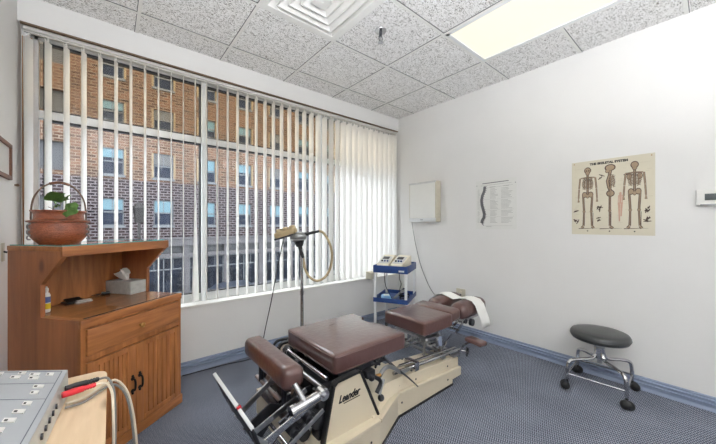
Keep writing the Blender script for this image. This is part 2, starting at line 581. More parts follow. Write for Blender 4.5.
# baseboards: ribbed blue vinyl
BP = [(0, 0), (0.020, 0), (0.020, 0.004), (0.013, 0.022), (0.012, 0.036), (0.022, 0.042), (0.022, 0.052), (0.007, 0.056), (0.007, 0.064), (0.018, 0.068), (0.018, 0.076), (0.005, 0.080), (0.005, 0.092), (0.0, 0.098)]
m = M(); m.prism([(YW - d, z) for d, z in BP], 'X', XL, XR - 0.02); struct(m.build('baseboard_window', 'blue_vinyl_base', smooth=False))
m = M(); m.prism([(XR - d, z) for d, z in BP], 'Y', YB, YW); struct(m.build('baseboard_right', 'blue_vinyl_base', smooth=False))
m = M(); m.prism([(XL + d, z) for d, z in BP], 'Y', YB, YW - 0.02); struct(m.build('baseboard_left', 'blue_vinyl_base', smooth=False))
# ceiling: tiles with holes for the fixtures, T-bar grid
T = 0.6096
GX = [0.1515 + T * i for i in range(-1, 6)]
GY = [2.5652 - T * j for j in range(0, 9)]
xs = [XL] + [g for g in GX if XL < g < XR] + [XR]
ys = [YB] + sorted(g for g in GY if YB < g < YW) + [YW]
TROFFERS = [(3, 2), (3, 6)]   # (column, row of the end nearest the window), each two tiles long; the last is an added fill light
cells_fixture = set()
for (i, j) in TROFFERS: cells_fixture |= {(i, j), (i, j + 1)}
cells_fixture.add((1, 1))
m = M()
for a, b in zip(xs, xs[1:]):
    for c, d in zip(ys, ys[1:]):
        ci = round(((a + b) / 2 - 0.1515) / T - 0.5); cj = round((2.5652 - (c + d) / 2) / T - 0.5)
        if (ci, cj) in cells_fixture and b - a > 0.5: continue
        m.bb(a, b, c, d, ZC + 0.004, ZC + 0.02)
struct(m.build('ceiling', 'ceiling_tile', smooth=False))
m = M(); m.bb(XL, XR, YB, YW, ZC + 0.10, ZC + 0.12); struct(m.build('ceiling_deck', 'grey_metal'))
def bar_runs(g, vertical):
    """pieces of a grid line that do not cross a fixture"""
    edges = ys if vertical else xs
    out = []
    for a, b in zip(edges, edges[1:]):
        mid = (a + b) / 2
        if vertical: ok = True
        else:
            ci = round((mid - 0.1515) / T - 0.5)
            cj = (2.5652 - g) / T
            ok = not any(ci == i and abs(cj - (j + 1)) < 0.1 for i, j in TROFFERS)
        if ok: out.append((a, b))
    return out
m = M(); mk = M()
for g in xs[1:-1]:
    m.bb(g - 0.011, g + 0.011, YB, YW, ZC - 0.001, ZC + 0.0045); mk.bb(g - 0.0145, g - 0.0112, YB, YW, ZC + 0.001, ZC + 0.0042)
for g in ys[1:-1]:
    for a, b in bar_runs(g, False):
        m.bb(a, b, g - 0.011, g + 0.011, ZC - 0.0012, ZC + 0.0044); mk.bb(a, b, g - 0.0145, g - 0.0112, ZC + 0.001, ZC + 0.0042)
struct(m.build('trim_3', 'white_plastic', smooth=False))
struct(mk.build('trim_shadow_lines', 'dark_gasket', smooth=False))  # dark strips stand in for the shadow along one side of each bar

# ------------------------------------------------------------------ window
win = bpy.data.objects.new('window_1', None); COL.objects.link(win); struct(win)
win.location = (1.3, 2.97, SILL)
WX0, WX1 = -0.40, 3.06
FY0, FY1 = 2.95, 3.00
mulls = [0.645, 1.87]
m = M()
m.bb(WX0, WX1, FY0, FY1, 2.505, 2.545); m.bb(WX0, WX1, FY0, FY1, SILL, SILL + 0.07)
m.bb(WX0 - 0.03, WX0 + 0.02, FY0, FY1, SILL, 2.545); m.bb(WX1 - 0.03, WX1 + 0.04, FY0, FY1, SILL, 2.545)
m.bb(WX0, WX1, FY0 + 0.004, FY1 - 0.004, 1.975, 2.030)
m.build('window_frame', 'aluminium', win, world=True)
m = M()
for x in mulls: m.bb(x - 0.022, x + 0.022, FY0 - 0.025, FY1, SILL, 2.545, 0.003)
m.build('mullion', 'white_enamel', win, world=True)
m = M()
ed = [WX0 + 0.02] + mulls + [WX1 - 0.03]
for a, b in zip(ed, ed[1:]):
    for z0, z1 in ((SILL + 0.07, 1.975), (2.030, 2.505)):
        for (p, q, r_, s_) in ((a + .022, b - .022, z1 - 0.014, z1), (a + .022, b - .022, z0, z0 + 0.010), (a + .022, a + .034, z0, z1), (b - .034, b - .022, z0, z1)):
            m.bb(p, q, FY0 + 0.01, FY1 - 0.006, r_, s_)
m.build('gasket', 'dark_gasket', win, world=True)
for a, b in zip(ed, ed[1:]):
    m = M(); m.bb(a, b, 2.972, 2.978, SILL + 0.06, 1.98); m.build('pane', 'pane_clear', win, world=True)
    m = M(); m.bb(a, b, 2.972, 2.978, 2.025, 2.51); m.build('pane', 'pane_tinted', win, world=True, label='slightly tinted upper pane')
# wooden jamb board at the left end
m = M(); m.bb(-0.452, -0.405, 2.915, 2.95, SILL, 2.49); m.bb(-0.45, -0.41, 2.905, 2.916, 1.93, 1.95)
struct(m.build('trim_5', 'jamb_wood'))

# ------------------------------------------------------------------ vertical blind
bl = thing('vertical_blind', 'white vertical blind of tall vinyl slats hanging across the whole window', 'window blind', (1.3, 2.87, HEAD))
m = M(); m.bb(-0.435, 3.07, 2.845, 2.895, 2.508, 2.530, 0.002); m.bb(-0.435, 3.07, 2.862, 2.878, 2.500, 2.509)
m.build('headrail', 'headrail_white', bl, world=True)
def slat(x, az, wide=0.089, lean=0.0, twist=0.0, z1=2.478):
    mm = M(); n = 6; rows = 9
    grid = []
    for j in range(rows):
        t = j / (rows - 1); z = z1 + (SILL + 0.018 - z1) * t
        a = R(az + twist * t * t)
        d = Vector((math.cos(a), math.sin(a), 0)); nn = Vector((-d.y, d.x, 0))
        row = []
        for i in range(n + 1):
            u = (i / n - 0.5)
            row.append(Vector((x + lean * t, 2.870, z)) + d * (u * wide) + nn * (0.005 * (1 - 4 * u * u)))
        grid.append((row, nn))
    f, bk = [], []
    for row, nn in grid:
        f.append([mm.bm.verts.new(p + nn * 0.0004) for p in row]); bk.append([mm.bm.verts.new(p - nn * 0.0004) for p in row])
    for j in range(rows - 1):
        for i in range(n):
            mm.bm.faces.new((f[j][i], f[j][i + 1], f[j + 1][i + 1], f[j + 1][i]))
            mm.bm.faces.new((bk[j][i], bk[j + 1][i], bk[j + 1][i + 1], bk[j][i + 1]))
        for i in (0, n):
            mm.bm.faces.new((f[j][i], f[j + 1][i], bk[j + 1][i], bk[j][i]))
    for j in (0, rows - 1):
        for i in range(n): mm.bm.faces.new((f[j][i], bk[j][i], bk[j][i + 1], f[j][i + 1]))
    # carrier clip at the top
    mm.box((x, 2.87, z1 + 0.009), (0.012, 0.006, 0.022), Matrix.Rotation(R(az), 3, 'Z'))
    mm.build('slat', 'slat_vinyl', bl, world=True)
def slat_az(x):
    pts = [(-0.5, 72), (0.0, 77), (0.3, 78), (0.6, 83), (0.8, 86), (1.1, 87), (1.5, 88), (1.75, 92), (1.95, 99), (2.3, 105), (3.1, 108)]
    for (a, p), (b, q) in zip(pts, pts[1:]):
        if a <= x <= b: return p + (q - p) * (x - a) / (b - a)
    return 110
SLATS = []
x = -0.4125
k = 0
while x < 3.06:
    SLATS.append(x); x += 0.0885
for k, x in enumerate(SLATS):
    jit = random.uniform(-1.5, 1.5) if x < 1.6 else random.uniform(-5, 5)
    tw = 0.0
    if abs(x - 0.561) < 0.04: tw = -42.0
    slat(x, slat_az(x) + jit, twist=tw + random.uniform(-2, 2))
m = M()   # control cord and chain at the left end
m.tube([(-0.44, 2.842, 2.50), (-0.441, 2.842, 1.8), (-0.437, 2.842, 1.15), (-0.43, 2.842, 1.10), (-0.425, 2.842, 1.2), (-0.43, 2.845, 1.9), (-0.433, 2.845, 2.50)], 0.0018, 6)
m.build('control_cord', 'white_plastic', bl, world=True)

# ------------------------------------------------------------------ outside: street and brick building
m = M(); m.bb(-40, 60, 3.2, 17.6, -3.7, -3.4); struct(m.build('road', 'asphalt'))
m = M(); m.bb(-40, 60, 17.6, 23, -3.6, -3.27); struct(m.build('pavement', 'pavement'))
FYB = 21.0
bd = thing('brick_building', 'brick building across the street with orange upper floors and dark patterned brick below', 'building', (8, FYB, -3.27))
SP = 2.36
cols = list(range(-5, 14))
rowsz = [(1.18, 2.68), (3.97, 5.42), (6.88, 8.0), (9.30, 10.6), (12.0, 13.4)]
cx = [0.06 + SP * k for k in cols]
HW = 0.50
def wall_band(name, z0, z1, mat):
    mm = M()
    zz = [(a, b) for a, b in rowsz if a >= z0 and b <= z1]
    zc = z0
    XA, XB = cx[0] - SP, cx[-1] + SP
    for a, b in zz:
        mm.bb(XA, XB, FYB, FYB + 0.3, zc, a)
        ed_ = [XA] + [v for c_ in cx for v in (c_ - HW, c_ + HW)] + [XB]
        for q in range(0, len(ed_), 2): mm.bb(ed_[q], ed_[q + 1], FYB, FYB + 0.3, a, b)
        zc = b
    mm.bb(XA, XB, FYB, FYB + 0.3, zc, z1)
    mm.build(name, mat, bd, world=True, smooth=False)
wall_band('dark_brick_wall', 0.43, 3.75, 'brick_dark')
wall_band('orange_brick_wall', 3.75, 15.5, 'brick_orange')
m = M(); m.bb(cx[0] - SP, cx[-1] + SP, FYB + 0.32, FYB + 9, -3.3, 15.5); m.build('interior_block', 'dark_gasket', bd, world=True)
m = M()
m.bb(cx[0] - SP, cx[-1] + SP, FYB - 0.14, FYB + 0.3, -0.05, 0.43)
m.bb(cx[0] - SP, cx[-1] + SP, FYB - 0.2, FYB + 0.3, 0.36, 0.46)
m.bb(cx[0] - SP, cx[-1] + SP, FYB - 0.12, FYB + 0.3, -0.75, -0.5)
for c_ in cx:
    m.bb(c_ - SP / 2 - 0.16, c_ - SP / 2 + 0.16, FYB - 0.1, FYB + 0.3, -3.3, -0.05)
m.build('stone_band', 'stone_trim', bd, world=True, smooth=False)
for r_, (a, b) in enumerate(rowsz):
    for q, c_ in enumerate(cx):
        if not (-2.2 < c_ < 30): continue
        w = M()
        f = 0.06
        for (x0, x1, z0, z1) in ((c_ - HW, c_ - HW + f, a, b), (c_ + HW - f, c_ + HW, a, b), (c_ - HW, c_ + HW, a, a + f), (c_ - HW, c_ + HW, b - f, b), (c_ - HW, c_ + HW, (a + b) / 2 - 0.035, (a + b) / 2 + 0.035), (c_ - 0.02, c_ + 0.02, (a + b) / 2, b)):
            w.bb(x0, x1, FYB + 0.08, FYB + 0.16, z0, z1)
        w.bb(c_ - HW - 0.06, c_ + HW + 0.06, FYB - 0.08, FYB + 0.1, a - 0.12, a)
        w.mi = 1
        if r_ > 0: 
            w.bb(c_ - HW - 0.10, c_ - HW, FYB - 0.03, FYB + 0.05, a, b); w.bb(c_ + HW, c_ + HW + 0.10, FYB - 0.03, FYB + 0.05, a, b)
        wo = w.build('window', ['facade_frame', 'wood_trim_outside'], bd, world=True, smooth=False)
        g = M(); g.bb(c_ - HW + 0.03, c_ + HW - 0.03, FYB + 0.12, FYB + 0.14, a + 0.03, b - 0.03)
        g.build('pane', 'dark_glass', wo, world=True)
        g = M()
        h_ = (0.52, 0.45, 0.5, 0.3, 0.5)[r_] + ((q * 37 % 5) - 2) * 0.05
        g.bb(c_ - HW + 0.06, c_ + HW - 0.06, FYB + 0.10, FYB + 0.118, b - (b - a) * h_, b - 0.04)
        g.build('roller_shade', 'blind_cyan' if (r_ == 0 or (r_ < 3 and q % 3)) else 'curtain', wo, world=True)
for c_ in cx:
    if not (-4 < c_ < 30): continue
    s_ = M()
    for (x0, x1, z0, z1) in ((-1.02, -0.96, -3.3, -0.75), (0.96, 1.02, -3.3, -0.75), (-1.02, 1.02, -0.83, -0.75), (-1.02, 1.02, -1.5, -1.43), (-0.03, 0.03, -3.3, -0.75), (-1.02, 1.02, -3.3, -2.9), (-0.5, -0.46, -1.45, -0.75), (0.46, 0.5, -1.45, -0.75)):
        s_.bb(c_ + x0, c_ + x1, FYB + 0.05, FYB + 0.13, z0, z1)
    so = s_.build('storefront_window', 'facade_frame', bd, world=True, smooth=False)
    g = M(); g.bb(c_ - 1.0, c_ + 1.0, FYB + 0.085, FYB + 0.10, -3.0, -0.5); g.build('pane', 'shop_glass', so, world=True)
# street lamp with a lantern in front of the facade
sl = thing('street_lamp', 'black street lamp with a lantern head in front of the brick building', 'street lamp', (1.05, 17.9, -3.27))
m = M(); m.cyl((0, 0, 0), (0, 0, 0.5), 0.16, 0.12); m.cyl((0, 0, 0.5), (0, 0, 4.6), 0.08, 0.06); m.build('pole', 'black_iron', sl)
m = M(); m.cyl((0, 0, 4.6), (0, 0, 5.3), 0.16, 0.24, 8); m.cyl((0, 0, 5.3), (0, 0, 5.6), 0.28, 0.05, 8); m.build('lantern', 'black_iron', sl)
def car(x, y, mat, label):
    c = thing('parked_car', label, 'car', (x, y, -3.4), 0, 'cars parked along the street')
    m = M()
    m.prism([(-2.2, 0.35), (-2.25, 0.75), (-1.9, 0.95), (-1.35, 1.0), (-0.8, 1.42), (0.7, 1.45), (1.35, 1.05), (2.1, 0.9), (2.25, 0.6), (2.2, 0.35)], 'Y', -0.85, 0.85)
    m.build('body', mat, c, ang=20)
    m = M(); m.prism([(-1.25, 1.02), (-0.78, 1.38), (0.66, 1.40), (1.2, 1.05)], 'Y', -0.87, 0.87); m.build('side_windows', 'dark_glass', c)
    for sx in (-1.4, 1.4):
        for sy in (-0.8, 0.8):
            w = M(); w.cyl((sx, sy - 0.1, 0.33), (sx, sy + 0.1, 0.33), 0.33, n=20); w.build('wheel', 'black_rubber', c)
    m = M(); m.bb(-2.28, -2.2, -0.75, -0.45, 0.65, 0.8); m.bb(-2.28, -2.2, 0.45, 0.75, 0.65, 0.8); m.build('tail_light', 'tail_red', c)
car(5.2, 16.6, 'car_dark', 'dark blue parked car seen low through the left slats')
car(11.4, 16.6, 'car_white', 'white parked car across the street behind the blind')
car(17.0, 16.6, 'car_silver', 'silver parked car across the street behind the middle slats')
# ------------------------------------------------------------------ ceiling fixtures
def troffer(i, j, mat, label):
    x0, x1 = 0.1515 + T * i + 0.012, 0.1515 + T * (i + 1) - 0.012
    y1, y0 = 2.5652 - T * j - 0.012, 2.5652 - T * (j + 2) + 0.012
    t = thing('ceiling_light', label, 'ceiling light', ((x0 + x1) / 2, (y0 + y1) / 2, ZC))
    m = M()
    m.bb(x0, x1, y0, y1, ZC + 0.07, ZC + 0.08)
    f = 0.026
    for (a, b, c, d) in ((x0, x0 + f, y0, y1), (x1 - f, x1, y0, y1), (x0, x1, y0, y0 + f), (x0, x1, y1 - f, y1)):
        m.bb(a, b, c, d, ZC - 0.003, ZC + 0.075)
    m.build('frame', 'white_enamel', t, world=True)
    m = M(); m.bb(x0 + f, x1 - f, y0 + f, y1 - f, ZC + 0.004, ZC + 0.009)
    m.build('diffuser', mat, t, world=True)
troffer(3, 2, 'diffuser_lit', 'long rectangular fluorescent ceiling light panel glowing cream near the right wall')
troffer(3, 6, 'diffuser_lit_added', 'added recessed fill light, unseen behind the viewpoint')  # added out of view to raise the room's light level

def uplighter(x, y, z, label):  # fill lamps added out of view to lighten the ceiling
    g = thing('added_fill_lamp', label, 'added fill lamp', (x, y, 0))
    m = M(); m.lathe([(0, 0), (0.14, 0), (0.14, 0.012), (0.03, 0.03), (0.012, 0.05), (0, 0.05)]); m.build('base', 'white_enamel', g)
    m = M(); m.cyl((0, 0, 0.04), (0, 0, z - 0.09), 0.010); m.build('pole', 'white_enamel', g)
    m = M(); m.lathe([(0.012, -0.10), (0.08, -0.085), (0.16, -0.045), (0.195, 0.0), (0.19, 0.0), (0.155, -0.038), (0.08, -0.075), (0.0, -0.09)], (0, 0, z)); m.build('bowl_shade', 'white_enamel', g)
    m = M(); m.cyl((0, 0, z - 0.034), (0, 0, z - 0.030), 0.14, n=24); m.build('lit_disc', 'fill_uplight_lit', g)
uplighter(0.85, -1.05, 1.50, 'added white fill uplighter standing unseen in the middle of the room behind the viewpoint')
uplighter(-0.20, -0.45, 1.50, 'added white fill uplighter standing unseen by the left wall behind the viewpoint')

# air diffuser: concentric square louvres
cx0, cy0 = 0.1515 + T * 1.5, 2.5652 - T * 1.5
df = thing('air_diffuser', 'square white ceiling air diffuser with nested stepped louvres', 'air vent', (cx0, cy0, ZC))
def square_ring(m, h0, z0, h1, z1, th=0.003):
    """sloping square louvre from half size h0 at z0 to h1 at z1"""
    def ring(h, z): return [m.bm.verts.new((sx * h, sy * h, z)) for sx, sy in ((-1, -1), (1, -1), (1, 1), (-1, 1))]
    A, B, C_, D = ring(h0, z0), ring(h1, z1), ring(h1, z1 + th), ring(h0, z0 + th)
    for P, Q in ((A, B), (B, C_), (C_, D), (D, A)):
        for q in range(4): m.bm.faces.new((P[q], P[(q + 1) % 4], Q[(q + 1) % 4], Q[q]))
m = M(); square_ring(m, 0.293, -0.002, 0.262, -0.002); square_ring(m, 0.262, -0.002, 0.235, 0.055); m.bb(-0.293, 0.293, -0.293, 0.293, 0.085, 0.09)
m.build('frame', 'white_plastic', df, smooth=False)
for h in (0.215, 0.158, 0.100):
    m = M(); square_ring(m, h, -0.012, h - 0.048, 0.035); square_ring(m, h + 0.004, -0.012, h - 0.004, -0.012); m.build('louvre', 'white_plastic', df, smooth=False)
m = M(); m.prism([(-0.05, -0.05), (0.05, -0.05), (0.05, 0.05), (-0.05, 0.05)], 'Z', -0.012, -0.006)
m.cyl((0, 0, -0.006), (0, 0, 0.085), 0.012); m.cyl((0, 0, -0.016), (0, 0, -0.011), 0.008); m.build('centre_plate', 'white_plastic', df, smooth=False)

sp = thing('fire_sprinkler', 'small chrome fire sprinkler head hanging from a ceiling tile', 'sprinkler', (1.575, 1.625, ZC + 0.004))
m = M(); m.lathe([(0, 0), (0.045, 0), (0.042, -0.006), (0.018, -0.010), (0, -0.010)], n=24); m.build('escutcheon', 'chrome', sp)
m = M(); m.cyl((0, 0, -0.008), (0, 0, -0.045), 0.013, 0.010)
for s in (-1, 1): m.tube([(s * 0.012, 0, -0.04), (s * 0.018, 0, -0.058), (s * 0.008, 0, -0.082), (0, 0, -0.088)], 0.003, 6)
m.build('body', 'dark_steel', sp)
m = M(); m.cyl((0, 0, -0.045), (0, 0, -0.086), 0.003); m.cyl((0, 0, -0.088), (0, 0, -0.091), 0.020, n=12); m.build('deflector', 'worn_steel', sp)

# ------------------------------------------------------------------ things on the walls
# x-ray view box
vb = thing('x_ray_viewer', 'white wall-mounted light box with a frosted front, above the blue trolley', 'light box', (XR, 2.34, 1.525))
m = M(); m.bb(2.992, XR, 2.136, 2.550, 1.278, 1.775, 0.004); m.build('housing', 'aged_ivory', vb, world=True)
m = M(); m.bb(2.987, 2.993, 2.150, 2.538, 1.330, 1.755, 0.002); m.build('viewing_panel', 'poster_white', vb, world=True)
m = M(); m.bb(2.980, 2.992, 2.136, 2.550, 1.755, 1.776, 0.002)
for k in range(14): m.cyl((2.981, 2.17 + k * 0.027, 1.752), (2.981, 2.17 + k * 0.027, 1.762), 0.006, n=8)
m.build('film_grip', 'aluminium', vb, world=True)
m = M(); m.bb(2.984, 2.993, 2.14, 2.546, 1.280, 1.328, 0.002); m.build('lower_rail', 'aluminium', vb, world=True)
m = M(); m.bb(2.980, 2.985, 2.325, 2.365, 1.298, 1.310); m.build('switch', 'grey_metal', vb, world=True)
m = M(); m.tube([(3.03, 2.54, 1.28), (3.055, 2.535, 1.15), (3.07, 2.50, 0.95), (3.075, 2.43, 0.72), (3.078, 2.32, 0.50), (3.08, 2.22, 0.38), (3.078, 2.10, 0.34), (3.075, 1.93, 0.40), (3.066, 1.875, 0.44)], 0.004, 8)
m.build('power_cord', 'grey_cable', vb, world=True, label='thin dark cord hanging down to the outlet')

# outlet
ol = thing('wall_outlet', 'ivory wall outlet with a plug in it, behind the head end of the table', 'outlet', (XR, 1.865, 0.445))
m = M(); m.bb(XR - 0.007, XR, 1.808, 1.922, 0.380, 0.510, 0.003); m.build('cover_plate', 'aged_ivory', ol, world=True)
for z in (0.42, 0.47):
    m = M(); m.cyl((XR - 0.009, 1.865, z), (XR - 0.006, 1.865, z), 0.017, n=16)
    m.mi = 1
    for dy in (-0.006, 0.006): m.bb(XR - 0.0095, XR - 0.0088, 1.865 + dy - 0.001, 1.865 + dy + 0.001, z - 0.004, z + 0.006)
    m.build('socket', ['cream_plastic', 'print_black'], ol, world=True)
m = M(); m.bb(XR - 0.035, XR - 0.009, 1.853, 1.884, 0.425, 0.455, 0.005)
tag(m.build('power_plug', 'black_plastic'), 'black power plug pushed into the ivory wall outlet', 'plug')

# thermostat
th = thing('thermostat', 'white thermostat with a dark display on the right wall', 'thermostat', (XR, 0.0, 1.43))
m = M(); m.bb(XR - 0.028, XR, -0.085, 0.082, 1.376, 1.482, 0.008); m.build('housing', 'white_plastic', th, world=True)
m = M(); m.bb(XR - 0.031, XR - 0.027, -0.06, 0.045, 1.408, 1.452, 0.001); m.build('display', 'screen_dark', th, world=True)
m = M(); m.bb(XR - 0.030, XR - 0.028, -0.07, 0.065, 1.374, 1.384, 0.001); m.build('lower_lip', 'grey_metal', th, world=True)

# posters. local x runs rightwards along the wall (towards -y), local y up, local z out of the wall
def wall_poster(name, label, y_left, y_right, z0, z1, mat):
    t = thing(name, label, 'poster', (XR - 0.001, (y_left + y_right) / 2, (z0 + z1) / 2))
    w, h = y_left - y_right, z1 - z0
    t.rotation_euler = (R(90), 0, R(-90))
    m = M(); m.bb(-w / 2, w / 2, -h / 2, h / 2, 0, 0.0015); m.build('sheet', mat, t)
    return t, w, h
class Print:
    """flat ink shapes on a sheet"""
    def __init__(s): s.m = M(); s.z = 0.0019
    def line(s, pts, w, taper=None):
        pts = [Vector((p[0], p[1], 0)) for p in pts]
        L, Rr = [], []
        for i, p in enumerate(pts):
            d = (pts[min(i + 1, len(pts) - 1)] - pts[max(i - 1, 0)]).normalized()
            n = Vector((-d.y, d.x, 0)); ww = w / 2 if not taper else (w + (taper - w) * i / (len(pts) - 1)) / 2
            L.append(s.m.bm.verts.new((p.x + n.x * ww, p.y + n.y * ww, s.z))); Rr.append(s.m.bm.verts.new((p.x - n.x * ww, p.y - n.y * ww, s.z)))
        for i in range(len(pts) - 1):
            f = s.m.bm.faces.new((L[i], Rr[i], Rr[i + 1], L[i + 1])); f.material_index = s.m.mi
    def disc(s, x, y, rx, ry, n=14):
        vs = [s.m.bm.verts.new((x + rx * math.cos(2 * PI * q / n), y + ry * math.sin(2 * PI * q / n), s.z)) for q in range(n)]
        f = s.m.bm.faces.new(vs); f.material_index = s.m.mi
    def ring(s, x, y, rx, ry, w, a0=0, a1=360, n=14):
        s.line([(x + rx * math.cos(R(a0 + (a1 - a0) * q / n)), y + ry * math.sin(R(a0 + (a1 - a0) * q / n))) for q in range(n + 1)], w)
    def up(s): s.z += 0.0002; return s

po, PW, PH = wall_poster('anatomy_poster', 'cream anatomy chart with three printed skeletons on the right wall', 0.798, 0.283, 1.163, 1.778, 'poster_cream')
def U(v): return (0.5405 - v)      # wall y -> poster x
def skeleton(cx, top, bot, view, sc_=1.0):
    P = Print(); H = top - bot; s = H / 0.5
    def y(t): return top - H * t
    # dark under-drawing first, bone on top
    for mi, grow in ((0, 1.55), (1, 0.75)):
        P.m.mi = mi; g = grow; g2 = min(1.12, grow ** 0.5)
        if mi: P.up()
        wd = 0.0075 * s
        if view == 'side':
            P.disc(cx + 0.004, y(0.055), 0.030 * s * g2, 0.024 * s * g2); P.disc(cx - 0.012, y(0.105), 0.013 * s * g2, 0.014 * s * g2)
            P.line([(cx + 0.006, y(0.10)), (cx + 0.0, y(0.17)), (cx - 0.012, y(0.26)), (cx - 0.004, y(0.36)), (cx + 0.010, y(0.42))], 0.013 * s * g)
            for k in range(7):
                t = 0.16 + k * 0.024
                P.line([(cx - 0.004, y(t)), (cx + 0.018, y(t + 0.012)), (cx + 0.036 - abs(k - 3) * 0.003, y(t + 0.04)), (cx + 0.022, y(t + 0.055))], 0.004 * s * g)
            P.line([(cx + 0.004, y(0.17)), (cx + 0.008, y(0.34)), (cx + 0.002, y(0.46))], wd * g)
            P.disc(cx + 0.006, y(0.45), 0.023 * s * g2, 0.024 * s * g2)
            legs = [(0.002, 0.0)]
        else:
            P.disc(cx, y(0.045), 0.021 * s * g2, 0.024 * s * g2); P.disc(cx, y(0.09), 0.013 * s * g2, 0.016 * s * g2)
            P.line([(cx, y(0.11)), (cx, y(0.43))], 0.010 * s * g)
            P.line([(cx - 0.047 * s, y(0.165)), (cx, y(0.155)), (cx + 0.047 * s, y(0.165))], 0.006 * s * g)
            for k in range(8):
                t = 0.165 + k * 0.022; w_ = (0.026 + 0.012 * math.sin(k / 7 * PI)) * s
                for q in (-1, 1):
                    P.line([(cx, y(t)), (cx + q * w_ * 0.7, y(t + 0.003)), (cx + q * w_, y(t + 0.022)), (cx + q * w_ * 0.5, y(t + 0.038))], 0.0042 * s * g)
            for q in (-1, 1):
                P.disc(cx + q * 0.020 * s, y(0.44), 0.016 * s * g2, 0.022 * s * g2)
                if view == 'back': P.disc(cx + q * 0.030 * s, y(0.215), 0.013 * s * g2, 0.022 * s * g2)
                P.line([(cx + q * 0.050 * s, y(0.165)), (cx + q * 0.057 * s, y(0.34))], wd * g)
                P.line([(cx + q * 0.057 * s, y(0.345)), (cx + q * 0.061 * s, y(0.50))], wd * 0.9 * g)
                for f in range(3): P.line([(cx + q * 0.061 * s, y(0.50)), (cx + q * (0.056 + f * 0.005) * s, y(0.56))], 0.0035 * s * g)
            P.disc(cx, y(0.465), 0.010 * s * g2, 0.016 * s * g2)
            legs = [(-0.024, -0.004), (0.024, 0.004)]
        for dx, e in legs:
            P.line([(cx + dx * s * 1.25, y(0.46)), (cx + dx * s, y(0.70))], wd * 1.25 * g)
            P.disc(cx + dx * s, y(0.715), 0.009 * s * g2, 0.011 * s * g2)
            P.line([(cx + dx * s, y(0.72)), (cx + (dx + e) * s, y(0.95))], wd * 1.1 * g)
            if mi == 0: P.line([(cx + (dx + e + 0.008) * s, y(0.74)), (cx + (dx + e + 0.007) * s, y(0.95))], wd * 0.4)
            P.line([(cx + (dx + e) * s, y(0.955)), (cx + (dx + (e * 4 if view != 'side' else 0.02)) * s, y(0.985))], 0.012 * s * g)
    P.m.mi = 0
    P.up()
    for k in range(9):
        t = 0.165 + k * 0.021
        for q in ((-1, 1) if view != 'side' else (1,)):
            P.line([(cx, y(t)), (cx + q * 0.024 * s, y(t + 0.004)), (cx + q * 0.034 * s, y(t + 0.022))], 0.0026 * s)
    for k in range(16): P.line([(cx - 0.005 * s, y(0.12 + k * 0.02)), (cx + 0.005 * s, y(0.12 + k * 0.02))], 0.0024 * s)
    for dx, e in legs: P.line([(cx + dx * s * 1.2, y(0.47)), (cx + dx * s, y(0.69)), (cx + (dx + e) * s, y(0.94))], 0.0022 * s)
    if view != 'side' and view != 'back':
        for q in (-1, 1): P.disc(cx + q * 0.008 * s, y(0.05), 0.005 * s, 0.005 * s)
    P.line([(cx - 0.06 * s, y(0.995)), (cx + 0.075 * s, y(0.985))], 0.006 * s, 0.001)
    P.m.build('skeleton_print', ['print_dark', 'print_bone'], po, smooth=False)
skeleton(U(0.6869), 0.252, -0.262, 'front')
skeleton(U(0.5445), 0.262, -0.262, 'side')
skeleton(U(0.3950), 0.258, -0.260, 'back', 1.1)
P = Print(); cxp = U(0.4775)
P.m.mi = 0
P.disc(cxp, 0.022, 0.008, 0.010); P.line([(cxp, 0.015), (cxp, -0.06)], 0.015, 0.013); P.line([(cxp - 0.008, -0.05), (cxp - 0.006, -0.20)], 0.014, 0.008); P.line([(cxp + 0.008, -0.05), (cxp + 0.004, -0.16)], 0.014, 0.009)
P.line([(cxp - 0.011, 0.008), (cxp - 0.014, -0.07)], 0.005); P.line([(cxp + 0.011, 0.008), (cxp + 0.013, -0.06)], 0.005)
P.m.build('figure_print', 'print_pink', po, smooth=False)
P = Print()
for (wy, z_, n_) in ((0.765, -0.12, 3), (0.765, -0.19, 4), (0.612, -0.09, 4), (0.605, -0.18, 3), (0.325, -0.11, 4), (0.325, -0.19, 5), (0.60, 0.17, 2), (0.44, 0.16, 2)):
    for k in range(n_):
        a = random.uniform(0, PI); l = random.uniform(0.012, 0.022); x_ = U(wy) + random.uniform(-.010, .010); y_ = z_ + random.uniform(-.014, .014)
        P.line([(x_ - l * math.cos(a), y_ - l * math.sin(a)), (x_ + 0.004, y_), (x_ + l * math.cos(a), y_ + l * math.sin(a))], 0.006); P.disc(x_, y_, 0.007, 0.006)
P.m.build('detail_prints', 'print_dark', po, smooth=False)
P = Print()
for k in range(44):
    x_ = random.choice((-0.235, -0.165, -0.06, -0.02, 0.05, 0.085, 0.215)) + random.uniform(-.008, .008); y_ = random.uniform(-0.22, 0.22)
    P.line([(x_, y_), (x_ + random.uniform(0.015, 0.03), y_)], 0.0022)
P.line([(-0.24, 0.247), (-0.16, 0.247)], 0.002); P.line([(0.09, 0.247), (0.235, 0.247)], 0.002)
P.m.build('caption_lines', 'print_line', po, smooth=False)
text_mesh('title_print', 'THE SKELETAL SYSTEM', 0.024, 'print_black', po, basis((-0.012, 0.277, 0.0019), (1, 0, 0), (0, 1, 0), (0, 0, 1)), bold=0.0016, xs=0.98)
for k, (wy) in enumerate((0.6869, 0.5445, 0.3950)):
    P = Print(); P.disc(U(wy), -0.278, 0.005, 0.005); P.m.build('number_print', 'print_black', po, smooth=False)
for sx in (-1, 1):
    m = M(); m.sphere((sx * (PW / 2 - 0.018), PH / 2 - 0.016, 0.003), 0.0045, n=10); m.build('pin', 'brass', po)

